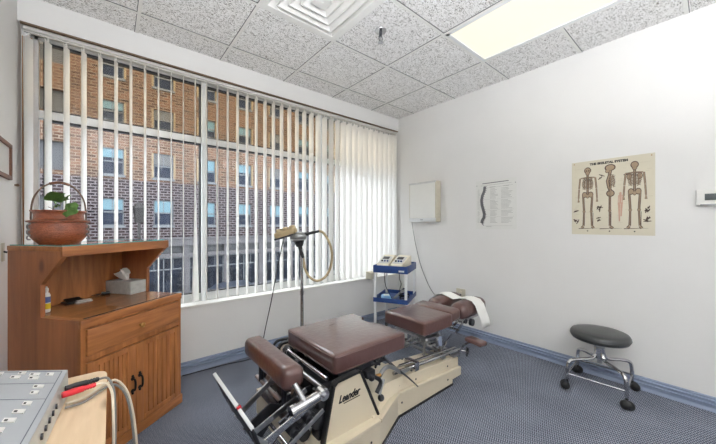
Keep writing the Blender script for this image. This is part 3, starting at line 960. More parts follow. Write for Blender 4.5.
ps, SW, SH = wall_poster('spine_poster', 'white printed chart of a curved grey spine beside columns of small text', 1.683, 1.254, 1.197, 1.716, 'poster_white')
P = Print()
pth = [(-0.113, 0.196), (-0.118, 0.15), (-0.140, 0.10), (-0.150, 0.05), (-0.145, 0.00), (-0.128, -0.06), (-0.118, -0.10), (-0.124, -0.14), (-0.143, -0.17), (-0.146, -0.195)]
P.line(pth, 0.030, 0.034)
P.line([(-0.146, -0.185), (-0.140, -0.205), (-0.125, -0.222)], 0.014, 0.006)
for i in range(22):
    t = i / 21 * (len(pth) - 1.001); a = int(t); u = t - a
    x_ = pth[a][0] + (pth[a + 1][0] - pth[a][0]) * u; y_ = pth[a][1] + (pth[a + 1][1] - pth[a][1]) * u
    P.line([(x_ - 0.004, y_ + 0.002), (x_ + 0.026, y_ - 0.006)], 0.0065, 0.003)
P.m.build('spine_print', 'print_spine', ps, smooth=False)
P = Print()
for r_ in range(30):
    y_ = 0.165 - r_ * 0.0122
    if r_ in (9, 18, 24): 
        P.line([(-0.19, y_), (0.19, y_)], 0.0012); continue
    P.line([(-0.195, y_), (-0.195 + random.uniform(0.02, 0.035), y_)], 0.0028)
    P.line([(-0.055, y_), (-0.055 + random.uniform(0.05, 0.085), y_)], 0.0034)
    P.line([(0.060, y_), (0.060 + random.uniform(0.07, 0.118), y_)], 0.0034)
P.line([(-0.09, 0.18), (0.18, 0.19)], 0.002)
P.line([(-0.06, 0.185), (0.0, 0.185)], 0.005); P.line([(0.08, 0.186), (0.14, 0.186)], 0.005)
P.line([(-0.12, -0.223), (0.17, -0.223)], 0.0016); P.line([(-0.10, -0.233), (-0.04, -0.233)], 0.004)
P.line([(-0.16, 0.206), (0.165, 0.212)], 0.003)
P.m.build('text_lines', 'print_grey', ps, smooth=False)
P = Print(); P.line([(-0.14, 0.228), (0.135, 0.234)], 0.008); P.m.build('title_line', 'print_spine', ps, smooth=False)
for sx in (-1, 1):
    m = M(); m.sphere((sx * (SW / 2 - 0.012), SH / 2 - 0.05, 0.003), 0.004, n=10); m.build('pin', 'dark_steel', ps)

# left wall: framed picture, switch, nail
pf = thing('picture_frame', 'brown wooden picture frame cut off at the left edge on the left wall', 'picture frame', (XL, 2.41, 1.60))
m = M()
for (a, b, c, d) in ((2.21, 2.612, 1.685, 1.707), (2.21, 2.612, 1.503, 1.525), (2.59, 2.612, 1.503, 1.707), (2.21, 2.232, 1.503, 1.707)): m.bb(XL, XL + 0.018, a, b, c, d, 0.003)
m.build('moulding', 'frame_wood', pf, world=True)
m = M(); m.bb(XL, XL + 0.008, 2.22, 2.60, 1.51, 1.70); m.build('picture', 'poster_white', pf, world=True)
sw = thing('light_switch', 'ivory toggle switch plate on the left wall above the cabinet back', 'light switch', (XL, 2.50, 1.145))
m = M(); m.bb(XL, XL + 0.004, 2.475, 2.525, 1.045, 1.145, 0.001); m.build('cover_plate', 'aged_ivory', sw, world=True)
m = M(); m.box((XL + 0.010, 2.50, 1.095), (0.016, 0.008, 0.010), Matrix.Rotation(R(20), 3, 'Y'), 0.002); m.build('toggle', 'dark_steel', sw, world=True)
m = M(); m.cyl((XL, 2.765, 1.49), (XL + 0.012, 2.765, 1.49), 0.006, n=10); m.sphere((XL + 0.012, 2.765, 1.49), 0.009, n=10)
tag(m.build('wall_hook', 'trim_brown'), 'small brown hook knob on the left wall beside the blind', 'hook')

# ------------------------------------------------------------------ wooden cabinet in the corner
CAZ = 38.0
cab = thing('wooden_cabinet', 'orange-brown wooden cabinet with a shelf hutch, drawer and two panelled doors', 'cabinet', (-0.118, 2.018, 0), R(CAZ))
W_, D_ = 0.625, 0.495
m = M()
side = [(0, 0.0), (0, 0.765), (0.262, 0.765), (0.262, 0.935), (0.117, 1.078), (0.117, 1.130), (D_, 1.130), (D_, 0.0)]
m.prism(side, 'X', 0, 0.020)
m.build('side_panel', 'cabinet_wood_side', cab, smooth=False)
m = M(); m.prism(side, 'X', W_ - 0.020, W_); m.build('side_panel', 'cabinet_wood_side', cab, smooth=False)
m = M(); m.bb(0.018, W_ - 0.018, D_ - 0.014, D_, 0.05, 1.125); m.build('back_panel', 'cabinet_wood_v', cab, smooth=False)
m = M(); m.bb(0.0195, W_ - 0.0195, 0.005, D_ - 0.01, 0.742, 0.764); m.build('worktop', 'cabinet_wood_h', cab)
m = M(); m.bb(-0.002, W_ + 0.002, -0.010, 0.012, 0.728, 0.7665, 0.003); m.build('worktop_edge', 'cabinet_wood_h', cab)
m = M(); m.bb(-0.004, W_ + 0.012, 0.112, D_, 1.108, 1.134, 0.004); m.bb(-0.004, W_ + 0.012, 0.108, 0.126, 1.082, 1.134, 0.004); m.build('hutch_top', 'cabinet_wood_h', cab)
m = M()   # face frame
m.bb(0, 0.022, -0.004, 0.016, 0.0, 0.73); m.bb(W_ - 0.022, W_, -0.004, 0.016, 0.0, 0.73)
m.bb(0, W_, -0.004, 0.014, 0.546, 0.577, 0.003); m.bb(0, W_, -0.004, 0.014, 0.718, 0.730)
m.bb(0.018, W_ - 0.018, 0.016, D_ - 0.015, 0.54, 0.552); m.bb(0.018, W_ - 0.018, 0.016, D_ - 0.015, 0.055, 0.07)
m.build('face_frame', 'cabinet_wood_v', cab)
m = M(); m.bb(-0.006, W_ + 0.006, -0.014, 0.006, 0.0, 0.060, 0.004); m.build('plinth', 'cabinet_wood_h', cab)
dr = M(); dr.bb(0.0255, W_ - 0.0255, -0.013, 0.010, 0.5815, 0.7145, 0.003); dro = dr.build('drawer', 'cabinet_wood_h', cab)
m = M(); m.lathe([(0, 0.0), (0.006, 0.0), (0.006, 0.012), (0.014, 0.018), (0.015, 0.024), (0.010, 0.029), (0, 0.030)], (0.310, -0.012, 0.648), 16, Matrix.Rotation(R(90), 3, 'X')); m.build('knob', 'brass', dro)
for q, (a, b) in enumerate(((0.0255, 0.2828), (0.2862, W_ - 0.0255))):
    m = M()
    st = 0.050
    m.bb(a, a + (0.034 if q == 0 else st), -0.013, 0.006, 0.0645, 0.5415, 0.002)
    m.bb(b - (st if q == 0 else 0.034), b, -0.013, 0.006, 0.0645, 0.5415, 0.002)
    x0 = a + (0.034 if q == 0 else st); x1 = b - (st if q == 0 else 0.034)
    m.bb(x0, x1, -0.013, 0.006, 0.064, 0.094, 0.002); m.bb(x0, x1, -0.013, 0.006, 0.513, 0.541, 0.002)
    nb = 7
    for k in range(nb):
        bw_ = (x1 - x0) / nb
        m.bb(x0 + k * bw_ + 0.0022, x0 + (k + 1) * bw_ - 0.0022, -0.009, 0.004, 0.092, 0.515, 0.003)
    m.bb(x0, x1, 0.000, 0.006, 0.09, 0.516)
    d_ = m.build('door', 'cabinet_wood_v', cab)
    hx = 0.262 if q == 0 else 0.307
    m = M()
    m.tube([(hx, -0.014, 0.350), (hx, -0.032, 0.342), (hx, -0.036, 0.314), (hx, -0.032, 0.286), (hx, -0.014, 0.278)], lambda t: 0.0035 + 0.0025 * math.sin(t * PI), 8)
    for zz in (0.350, 0.278):
        m.lathe([(0, 0), (0.011, 0), (0.012, 0.003), (0.004, 0.005), (0, 0.006)], (hx, -0.013, zz), 12, Matrix.Rotation(R(90), 3, 'X'))
        m.sphere((hx, -0.015, zz + (0.014 if zz > .3 else -0.014)), 0.007, n=10)
    m.build('handle', 'black_iron', d_)
def CP(x, y, z):   # cabinet local to world
    a = R(CAZ); return Vector((-0.118 + x * math.cos(a) - y * math.sin(a), 2.018 + x * math.sin(a) + y * math.cos(a), z))

gs = thing('glass_top_sheet', 'clear glass sheet with a teal edge lying on the hutch top under the basket', 'glass sheet', CP(0.31, 0.30, 1.1345), R(CAZ))
m = M(); m.bb(-0.305, 0.305, -0.175, 0.185, 0, 0.0045); m.build('pane', 'glass_sheet', gs)
m = M()
for (p, q, r_, s_) in ((-0.306, 0.306, -0.1762, -0.175), (-0.306, 0.306, 0.185, 0.1862), (-0.3062, -0.305, -0.176, 0.186), (0.305, 0.3062, -0.176, 0.186)): m.bb(p, q, r_, s_, 0, 0.0046)
m.build('polished_edge', 'glass_edge', gs)
gw = thing('glass_worktop_sheet', 'clear glass sheet lying on the cabinet worktop under the tissue box', 'glass sheet', CP(0.312, 0.24, 0.7670), R(CAZ))
m = M(); m.bb(-0.289, 0.289, -0.228, 0.232, 0, 0.004); m.build('pane', 'glass_sheet', gw)
m = M(); m.bb(-0.289, 0.289, -0.2292, -0.228, 0, 0.004); m.build('polished_edge', 'dark_steel', gw)

# basket with plant
bk = thing('basket_planter', 'glossy brown woven basket planter with a tall arched handle on the glass hutch top', 'basket', CP(0.12, 0.32, 1.1393), R(5))
bs = 1.0
m = M()
m.lathe([(0, 0.0), (0.080, 0.0), (0.088, 0.008), (0.104, 0.026), (0.117, 0.046), (0.121, 0.070), (0.119, 0.098), (0.117, 0.116), (0.129, 0.121), (0.130, 0.127), (0.112, 0.130),
         (0.103, 0.135), (0.101, 0.160), (0.106, 0.172), (0.115, 0.178), (0.115, 0.184), (0.100, 0.185), (0.094, 0.175), (0.092, 0.145), (0.092, 0.12), (0, 0.12)], n=40)
m.build('basket_body', 'rattan', bk)
m = M(); m.lathe([(0, 0.145), (0.05, 0.149), (0.0915, 0.143)], n=24); m.build('soil', 'soil', bk)
for s in (-1, 1):
    m = M()
    for k in range(3):
        m.tube([(s * 0.106, -0.048, 0.112 - k * 0.030), (s * 0.118, -0.052, 0.104 - k * 0.030), (s * 0.118, -0.040, 0.086 - k * 0.028), (s * 0.108, -0.046, 0.080 - k * 0.026)], 0.004, 6)
    m.build('silver_binding', 'worn_steel', bk, label='pale metallic binding on the side')
m = M()
arc = [(-0.108, 0, 0.10), (-0.108, 0, 0.18), (-0.098, 0, 0.25), (-0.070, 0, 0.305), (-0.035, 0, 0.333), (0, 0, 0.340), (0.035, 0, 0.333), (0.070, 0, 0.305), (0.098, 0, 0.25), (0.108, 0, 0.18), (0.108, 0, 0.10)]
m.tube(arc, 0.0042, 8)
m.build('hoop_handle', 'handle_cane', bk)
m = M(); m.tube([(-0.040, 0, 0.331), (0, 0, 0.3415), (0.040, 0, 0.331)], 0.0075, 10); m.build('handle_grip', 'frame_wood', bk)
plant = thing('potted_plant', 'small plant with three rounded green leaves growing in the brown basket', 'plant', CP(0.12, 0.32, 1.288), R(-40))
def leaf(m, c, L, W, yaw, pitch, roll=0.0, cup=0.25, n=10):
    rot = Matrix.Rotation(R(yaw), 3, 'Z') @ Matrix.Rotation(R(-pitch), 3, 'Y') @ Matrix.Rotation(R(roll), 3, 'X')
    ctr = m.bm.verts.new(Vector(c) + rot @ Vector((L * 0.35, 0, -0.004)))
    ring = []; mid = []
    k = 22
    for q in range(k):
        a = 2 * PI * q / k
        rr = 1.0 + 0.09 * math.cos(5 * a) + 0.03 * math.cos(9 * a)
        if abs(a - PI) < 0.3: rr *= 0.62
        px = L * 0.42 + math.cos(a) * L * 0.55 * rr; py = math.sin(a) * W * 0.5 * rr
        z = -cup * ((px - L * .4) ** 2 + py ** 2) / L + 0.004 * math.sin(5 * a)
        ring.append(m.bm.verts.new(Vector(c) + rot @ Vector((px, py, z))))
        mid.append(m.bm.verts.new(Vector(c) + rot @ Vector((L * .35 + (px - L * .35) * .55, py * .55, z * 0.3 + 0.002))))
    for q in range(k):
        q2 = (q + 1) % k
        m.bm.faces.new((ring[q], ring[q2], mid[q2], mid[q])); m.bm.faces.new((mid[q], mid[q2], ctr))
m = M()
for pts in ([(0.02, 0, 0), (0.03, 0, 0.03), (0.035, 0, 0.07), (0.050, -0.015, 0.112)], [(0.03, 0, 0.02), (0.05, -0.015, 0.042), (0.075, -0.04, 0.050)], [(0, 0, 0.05), (0.006, 0, 0.075), (0.018, -0.004, 0.085)]): m.tube(pts, 0.0022, 6)
m.build('stem', 'stem', plant)
for args in (((0.060, -0.020, 0.118), 0.100, 0.075, 195, -8, 40), ((0.045, -0.020, 0.104), 0.050, 0.045, 330, 5, 45), ((0.070, -0.050, 0.052), 0.090, 0.085, 350, -15, 65), ((0.0, -0.01, 0.058), 0.030, 0.028, 300, 20, 30), ((-0.002, -0.008, 0.068), 0.034, 0.030, 160, 30, 40)):
    m = M(); leaf(m, *args); m.build('leaf', 'leaf', plant)
m = M()
for pts in ([(-0.01, 0, 0), (-0.04, 0.01, 0.04), (-0.075, 0.01, 0.058)], [(-0.02, 0, 0), (-0.035, 0.0, 0.03), (-0.02, 0, 0.075)], [(0.01, 0.02, 0), (0.03, 0.02, 0.05), (0.05, 0.02, 0.062)], [(-0.04, 0.0, 0.035), (-0.03, 0.0, 0.06)]): m.tube(pts, 0.0016, 5)
m.build('dry_twig', 'twig', plant)

ZW = 0.7712
def cab_thing(name, label, cat, x, y, z=ZW, rz=0.0, group=None):
    return thing(name, label, cat, CP(x, y, z), R(CAZ + rz), group)
tb = cab_thing('tissue_box', 'grey marble-patterned tissue box with a white tissue standing on the cabinet worktop', 'tissue box', 0.545, 0.372)
m = M(); m.bb(-0.057, 0.057, -0.106, 0.106, 0, 0.086, 0.002); m.build('carton', 'marble_card', tb)
m = M(); m.lathe([(0, 0.0), (0.026, 0.0), (0.026, 0.0008), (0, 0.0008)], (0, 0, 0.0862), 20); m.build('opening', 'white_plastic', tb)
m = M()
n = 14; rings = []
for j in range(6):
    t = j / 5; rad = 0.018 + 0.034 * t ** 0.7; ring = []
    for q in range(n):
        a = 2 * PI * q / n
        rr = rad * (0.55 + 0.45 * math.cos(3 * a + t * 1.5)) * (0.75 if q % 2 else 1.1)
        ring.append(m.bm.verts.new((rr * math.cos(a) * 0.9 - 0.01 * t, rr * math.sin(a) * 1.3 + 0.018 * t, 0.0865 + 0.085 * t * (0.75 + 0.25 * math.sin(2 * a + 1)))))
    rings.append(ring)
for A, B in zip(rings, rings[1:]):
    for q in range(n): m.bm.faces.new((A[q], A[(q + 1) % n], B[(q + 1) % n], B[q]))
m.bm.faces.new(rings[-1])
m.build('tissue', 'tissue', tb, ang=70)
ch = cab_thing('business_card_holder', 'flat black card holder with silver edges lying on the cabinet worktop', 'card holder', 0.265, 0.415, rz=-12)
m = M(); m.bb(-0.055, 0.055, -0.035, 0.045, 0, 0.006, 0.002); m.box((-0.005, 0.02, 0.014), (0.075, 0.05, 0.004), Matrix.Rotation(R(12), 3, 'X')); m.build('tray', 'black_plastic', ch)
for k in range(2):
    m = M(); m.bb(-0.02 + k * 0.012, 0.062, -0.052 + k * 0.012, -0.012, 0.0005 + k * 0.0055, 0.0045 + k * 0.0055, 0.001); m.build('card_stack', 'aluminium', ch)
ky = cab_thing('key_bunch', 'small bunch of black keys lying beside the tissue box', 'keys', 0.445, 0.455, rz=-30)
m = M(); m.cushion((0.02, 0, 0.010), (0.045, 0.028, 0.016), 0.006, seg=6); m.build('key_fob', 'black_plastic', ky)
m = M(); m.tube([(-0.012 + 0.012 * math.cos(a), 0.012 * math.sin(a), 0.004) for a in [R(q * 45) for q in range(8)]], 0.0015, 6, closed=True); m.build('key_ring', 'chrome', ky)
for k in range(3):
    m = M(); a = R(150 + 30 * k); d = Vector((math.cos(a), math.sin(a), 0))
    m.bar(Vector((-0.016, 0, 0.003 + k * 0.002)), Vector((-0.016, 0, 0.003 + k * 0.002)) + d * 0.04, 0.006, 0.002, up=(-d.y, d.x, 0)); m.cyl(Vector((-0.018, 0, 0.002 + k * .002)), Vector((-0.018, 0, 0.004 + k * .002)), 0.010)
    m.build('key', 'dark_steel', ky)
bt = cab_thing('spray_bottle', 'small white bottle with a yellow and blue label beside the cabinet side panel', 'bottle', 0.068, 0.332)
m = M(); m.lathe([(0, 0), (0.014, 0), (0.016, 0.003), (0.016, 0.088), (0.013, 0.100), (0.007, 0.106), (0.007, 0.112), (0, 0.112)], n=20); m.build('bottle_body', 'white_plastic', bt)
m = M(); m.lathe([(0.0162, 0.018), (0.0166, 0.018), (0.0166, 0.048), (0.0162, 0.048)], n=20); m.build('yellow_label', 'yellow_label', bt)
m = M(); m.lathe([(0.0162, 0.052), (0.0166, 0.052), (0.0166, 0.084), (0.0162, 0.084)], n=20)
m.build('blue_label', 'blue_label', bt)
m = M(); m.lathe([(0, 0.112), (0.0085, 0.112), (0.0085, 0.128), (0.004, 0.132), (0.004, 0.138), (0, 0.138)], n=16); m.build('cap', 'white_plastic', bt)
# ------------------------------------------------------------------ adjusting table
at = thing('adjusting_table', 'brown padded chiropractic table on a cream metal base in the middle of the room', 'treatment table', (1.55, 1.56, 0))
def tp(m, name, mat, parent=None, label=None, **k): return m.build(name, mat, parent or at, world=True, label=label, **k)
TY = 1.560
# base: stepped cream plinth, wide under the foot end, narrow towards the head end
m = M()
def loft(m, bot, top):
    A = [m.bm.verts.new(p) for p in bot]; B = [m.bm.verts.new(p) for p in top]
    n = len(A)
    m.bm.faces.new(A[::-1]); m.bm.faces.new(B)
    for i in range(n): m.bm.faces.new((A[i], A[(i + 1) % n], B[(i + 1) % n], B[i]))
def zt(x): return 0.160 - 0.076 * max(0, x - 1.42)      # flange height falls towards the head end
plan = [(0.74, 1.175), (1.150, 1.190), (1.425, 1.308), (2.045, 1.308), (2.045, 1.56), (1.56, 1.56), (1.42, 1.87), (1.15, 1.93), (0.74, 1.94)]
loft(m, [(x, y, 0.006) for x, y in plan], [(x, y, zt(x)) for x, y in plan])
plan = [(2.04, 1.308), (2.165, 1.308), (2.165, 1.56), (2.04, 1.56)]
loft(m, [(x, y, 0.040) for x, y in plan], [(x, y, zt(x)) for x, y in plan])
tp(m, 'base_plinth', 'cream_enamel', smooth=False)
m = M()    # raised bead along the flange
for (a, b) in (((0.80, 1.178), (1.150, 1.193)), ((1.150, 1.193), (1.425, 1.311)), ((1.425, 1.311), (2.15, 1.311))):
    m.bar((a[0], a[1], zt(a[0]) - 0.004), (b[0], b[1], zt(b[0]) - 0.004), 0.022, 0.026, bev=0.006)
tp(m, 'base_bead', 'cream_enamel')
def zu(x): return 0.235 - 0.100 * max(0, x - 1.58)
m = M()
plan = [(1.50, 1.325), (2.150, 1.325), (2.150, 1.535), (1.50, 1.535)]
loft(m, [(x, y, zt(x) - 0.01) for x, y in plan], [(x, y, zu(x)) for x, y in plan])
tp(m, 'rear_beam', 'cream_enamel', smooth=False)
m = M()
bot = [(1.13, 1.215), (1.34, 1.30), (1.53, 1.322), (1.53, 1.80), (1.40, 1.86), (0.90, 1.90), (0.90, 1.30), (1.1, 1.26)]
top = [(1.14, 1.30), (1.34, 1.335), (1.53, 1.335), (1.52, 1.78), (1.40, 1.84), (0.92, 1.88), (0.92, 1.32), (1.1, 1.30)]
loft(m, [(x, y, 0.15) for x, y in bot], [(x, y, 0.238) for x, y in top])
tp(m, 'front_deck', 'cream_enamel', smooth=False)
m = M()
for x, y in ((1.70, 1.520), (1.93, 1.50), (1.60, 1.345), (2.08, 1.50)): m.sphere((x, y, zu(x) + 0.002), 0.009, (1, 1, .6), 10)
for x, z in ((1.46, 0.085), (1.98, 0.060), (1.08, 0.07)): m.sphere((x, 1.306 if x > 1.42 else 1.185, z), 0.007, (1, .5, 1), 10)
for x in (1.45, 1.62, 2.00): m.sphere((x, 1.322, 0.19 - (x - 1.45) * 0.07), 0.007, (1, .5, 1), 10)
tp(m, 'base_screw', 'dark_steel')
m = M()
for a, b in (((0.76, 1.172), (1.151, 1.187)), ((1.151, 1.187), (1.426, 1.305)), ((1.426, 1.305), (2.045, 1.305))): m.bar((a[0], a[1], 0.006), (b[0], b[1], 0.006), 0.012, 0.008)
m.bar((2.045, 1.308, 0.008), (2.045, 1.56, 0.008), 0.012, 0.008)
m.bb(0.80, 2.03, 1.32, 1.55, 0, 0.012); m.bb(0.80, 1.14, 1.2, 1.86, 0, 0.012)
tp(m, 'floor_gasket', 'black_rubber')
# side hoods (pedestal cheeks) with black edge trim
HP = [(0.805, 0.150), (0.868, 0.425), (0.888, 0.443), (1.030, 0.449), (1.048, 0.440), (1.178, 0.158)]
for nm, y0, y1 in (('near', 1.235, 1.250), ('far', 1.865, 1.880)):
    m = M(); m.prism(HP, 'Y', y0, y1); tp(m, 'side_hood', 'cream_enamel', smooth=False)
    m = M()
    q = HP
    for a, b in zip(q, q[1:]): m.bar((a[0], (y0 + y1) / 2, a[1]), (b[0], (y0 + y1) / 2, b[1]), 0.015, 0.030, up=(-(b[1] - a[1]), 0, b[0] - a[0]), bev=0.003)
    tp(m, 'hood_trim', 'black_rubber')
lg = text_mesh('logo_script', 'Leander', 0.055, 'black_plastic', at, basis(Vector((0.966, 1.2335, 0.345)) - at.location, (0.985, 0, 0.03), (0, 0, 1), (0, -1, 0)), extrude=0.0015, shear=0.38, bold=0.0010, xs=0.78)
m = M(); m.box((0.985, 1.2345, 0.318), (0.11, 0.002, 0.004), Matrix.Rotation(R(-2), 3, 'Y')); tp(m, 'logo_underline', 'black_plastic')
# inner mechanism between the cheeks
m = M()
m.bb(0.86, 1.02, 1.30, 1.84, 0.20, 0.36, 0.01); m.bb(0.80, 1.0, 1.27, 1.34, 0.14, 0.40, 0.01); m.bb(0.80, 1.0, 1.76, 1.84, 0.14, 0.40, 0.01)
m.cyl((0.80, 1.26, 0.27), (0.80, 1.84, 0.27), 0.045); m.cyl((0.74, 1.30, 0.20), (0.74, 1.80, 0.20), 0.03)
tp(m, 'tilt_housing', 'black_plastic')
m = M()
for y in (1.30, 1.42, 1.70, 1.80): m.cyl((0.77, y, 0.34), (0.77, y + 0.03, 0.34), 0.035, n=20)
m.cyl((0.70, 1.28, 0.30), (0.70, 1.83, 0.30), 0.012); m.cyl((0.83, 1.25, 0.41), (0.83, 1.84, 0.41), 0.014)
m.cyl((0.78, 1.36, 0.17), (0.96, 1.36, 0.34), 0.022); m.cyl((0.78, 1.74, 0.17), (0.96, 1.74, 0.34), 0.022)
tp(m, 'tilt_shaft', 'worn_steel')
# chrome locking cylinder on the near side
m = M(); m.cyl((0.632, 1.215, 0.405), (0.760, 1.215, 0.425), 0.026, 0.024, 20); m.cyl((0.618, 1.215, 0.403), (0.634, 1.215, 0.4055), 0.030, n=20)
m.cyl((0.76, 1.215, 0.425), (0.81, 1.225, 0.43), 0.014); m.cyl((0.690, 1.215, 0.42), (0.660, 1.262, 0.50), 0.017, 0.014)
tp(m, 'locking_cylinder', 'chrome')
m = M(); m.cyl((0.795, 1.205, 0.42), (0.795, 1.255, 0.42), 0.026, n=16); m.cyl((0.795, 1.206, 0.42), (0.795, 1.19, 0.42), 0.012); tp(m, 'pivot_hub', 'worn_steel')
m = M(); m.cyl((0.74, 1.24, 0.31), (0.74, 1.27, 0.31), 0.03, n=16); m.cyl((0.74, 1.225, 0.31), (0.74, 1.241, 0.31), 0.014, n=12); tp(m, 'pivot_hub', 'dark_steel')
m = M(); m.cyl((0.665, 1.24, 0.27), (0.665, 1.27, 0.27), 0.024, n=16); m.cyl((0.665, 1.228, 0.27), (0.665, 1.241, 0.27), 0.012, n=12); tp(m, 'pivot_hub', 'dark_steel')
m = M(); m.cyl((0.62, 1.26, 0.20), (0.74, 1.26, 0.30), 0.012, n=12); m.cyl((0.57, 1.26, 0.155), (0.66, 1.26, 0.235), 0.019, n=14); tp(m, 'gas_strut', 'dark_steel')
m = M(); m.bar((0.60, 1.225, 0.24), (0.80, 1.225, 0.34), 0.022, 0.006, bev=0.002); tp(m, 'tie_bar', 'worn_steel')
m = M(); m.bar((0.52, 1.30, 0.20), (0.74, 1.30, 0.40), 0.020, 0.006, bev=0.002); tp(m, 'tie_bar', 'chrome')
# scissor arms carrying the footboard
m = M(); m.bar((0.478, 1.195, 0.335), (0.770, 1.205, 0.425), 0.030, 0.007, bev=0.002); tp(m, 'support_arm', 'chrome')
m = M(); m.bar((0.505, 1.36, 0.285), (0.770, 1.34, 0.40), 0.028, 0.007, bev=0.002); tp(m, 'support_arm', 'worn_steel')
m = M(); m.bar((0.47, 1.50, 0.300), (0.665, 1.50, 0.430), 0.026, 0.012, bev=0.002); m.cyl((0.655, 1.485, 0.43), (0.655, 1.525, 0.43), 0.024, n=16); m.cyl((0.655, 1.47, 0.43), (0.655, 1.486, 0.43), 0.014, n=12); tp(m, 'support_arm', 'worn_steel')
m = M(); m.bar((0.50, 1.47, 0.235), (0.76, 1.47, 0.33), 0.024, 0.010, bev=0.002); tp(m, 'support_arm', 'chrome')
m = M(); m.cyl((0.486, 1.190, 0.335), (0.478, 1.515, 0.305), 0.008); m.cyl((0.60, 1.20, 0.27), (0.60, 1.48, 0.27), 0.008); tp(m, 'cross_rod', 'chrome')
m = M(); m.prism([(0.47, 0.30), (0.60, 0.37), (0.66, 0.34), (0.56, 0.22)], 'Y', 1.395, 1.402); m.prism([(0.60, 0.32), (0.75, 0.38), (0.78, 0.30), (0.68, 0.20)], 'Y', 1.30, 1.31); tp(m, 'gusset_plate', 'dark_steel')
# footboard: leaning metal plate seen nearly edge-on
m = M()
upv = Vector((-0.34, 0, 0.94)).normalized()
rot = Matrix((upv, Vector((0, 1, 0)), upv.cross(Vector((0, 1, 0))))).transposed()
m.box(Vector((0.440, 1.395, 0.397)), (0.150, 0.58, 0.006), rot, 0.003)
tp(m, 'footboard', 'footboard_face')
m = M(); c_ = Vector((0.440, 1.395, 0.397)) + upv * 0.077
m.box(c_ + Vector((0, 0.09, 0)), (0.012, 0.36, 0.016), rot, 0.002); m.box(c_ + Vector((0, -0.195, 0)), (0.012, 0.15, 0.014), rot, 0.002)
tp(m, 'footboard_lip', 'white_enamel', label='pale edge strip of the footboard')
for ya in (1.515, 1.185):
    m = M(); m.prism([(0.425, 0.42), (0.50, 0.345), (0.50, 0.29), (0.455, 0.33)], 'Y', ya, ya + 0.007); tp(m, 'footboard_bracket', 'grey_metal')
m = M(); m.box(c_ + Vector((0.004, -0.105, 0.0)), (0.013, 0.010, 0.017), rot); tp(m, 'warning_dot', 'red_rubber', label='small red mark on the footboard edge')
# ankle roll
m = M(); m.cushion((0.698, 1.610, 0.480), (0.118, 0.575, 0.112), 0.036, 0.004); tp(m, 'ankle_roll', 'brown_vinyl', label='long narrow brown bolster', ang=60)
m = M(); m.bb(0.675, 0.725, 1.38, 1.84, 0.405, 0.424); m.cyl((0.70, 1.45, 0.30), (0.70, 1.45, 0.41), 0.014); m.cyl((0.70, 1.76, 0.30), (0.70, 1.76, 0.41), 0.014); m.bar((0.70, 1.45, 0.33), (0.86, 1.45, 0.33), 0.03, 0.01); m.bar((0.70, 1.76, 0.33), (0.86, 1.76, 0.33), 0.03, 0.01)
tp(m, 'roll_bracket', 'dark_steel')
# pelvic cushion
NX, NY = 0.275, 0.285
def notch(p):     # rounded slot in the middle of the head-end edge
    cx_, cy_, r_ = 0.300, 0.060, 0.085
    d = Vector((p.x - cx_, p.y - cy_, 0))
    if p.x > 0.15 and d.length < r_:
        k = d.normalized() if d.length > 1e-4 else Vector((-1, 0, 0))
        if k.x > -0.05: k = Vector((-math.sqrt(max(0.0, 1 - k.y * k.y)), k.y, 0))
        p.x = cx_ + k.x * r_; p.y = cy_ + k.y * r_
    return p
m = M(); m.cushion((1.198, 1.570, 0.490), (0.565, 0.555, 0.106), 0.015, 0.016, shape=notch, seg=22)
tp(m, 'pelvic_cushion', 'brown_vinyl', label='large padded centre cushion', ang=50)
m = M(); 
for z in (0.450, 0.530):
    e = 0.0005
    m.tube([(0.935, 1.294 - e, z), (1.20, 1.292 - e, z), (1.465, 1.294 - e, z)], 0.0028, 6); m.tube([(0.9165 - e, 1.31, z), (0.9155 - e, 1.56, z), (0.9165 - e, 1.83, z)], 0.0028, 6)
tp(m, 'cushion_piping', 'brown_vinyl')
m = M()
for (x, y, a) in ((1.16, 1.68, 20), (1.16, 1.49, 12)):
    d = Vector((math.cos(R(a)), math.sin(R(a)), 0))
    m.tube([Vector((x, y, 0.5525)) - d * 0.04, Vector((x, y, 0.5545)) + Vector((0, 0.008, 0)), Vector((x, y, 0.5525)) + d * 0.04], 0.0035, 6)
tp(m, 'vinyl_crease', 'brown_vinyl')
m = M(); m.bb(0.95, 1.44, 1.33, 1.80, 0.424, 0.433); m.bb(1.0, 1.38, 1.38, 1.42, 0.36, 0.425); m.bb(1.0, 1.38, 1.70, 1.74, 0.36, 0.425); m.cyl((1.18, 1.56, 0.22), (1.18, 1.56, 0.38), 0.05); m.bb(1.0, 1.38, 1.38, 1.74, 0.355, 0.372)
tp(m, 'cushion_pan', 'dark_steel')
# tubes along the foot end of the pelvic cushion
m = M(); m.cyl((0.850, 1.270, 0.455), (0.868, 1.76, 0.445), 0.011, n=14); m.cyl((0.83, 1.40, 0.40), (0.835, 1.78, 0.395), 0.008)
tp(m, 'grab_tube', 'chrome')
m = M(); m.cyl((0.866, 1.72, 0.445), (0.867, 1.755, 0.4445), 0.030, n=20); tp(m, 'tube_collar', 'black_plastic')
m = M(); m.cyl((0.86, 1.56, 0.42), (0.86, 1.60, 0.42), 0.03, n=20); tp(m, 'tube_collar', 'black_plastic')
m = M(); m.cyl((0.867, 1.755, 0.445), (0.868, 1.775, 0.445), 0.023, n=20); tp(m, 'tube_end', 'chrome')
m = M(); m.cyl((0.865, 1.70, 0.445), (0.866, 1.72, 0.445), 0.025, n=20); tp(m, 'tube_end', 'chrome')
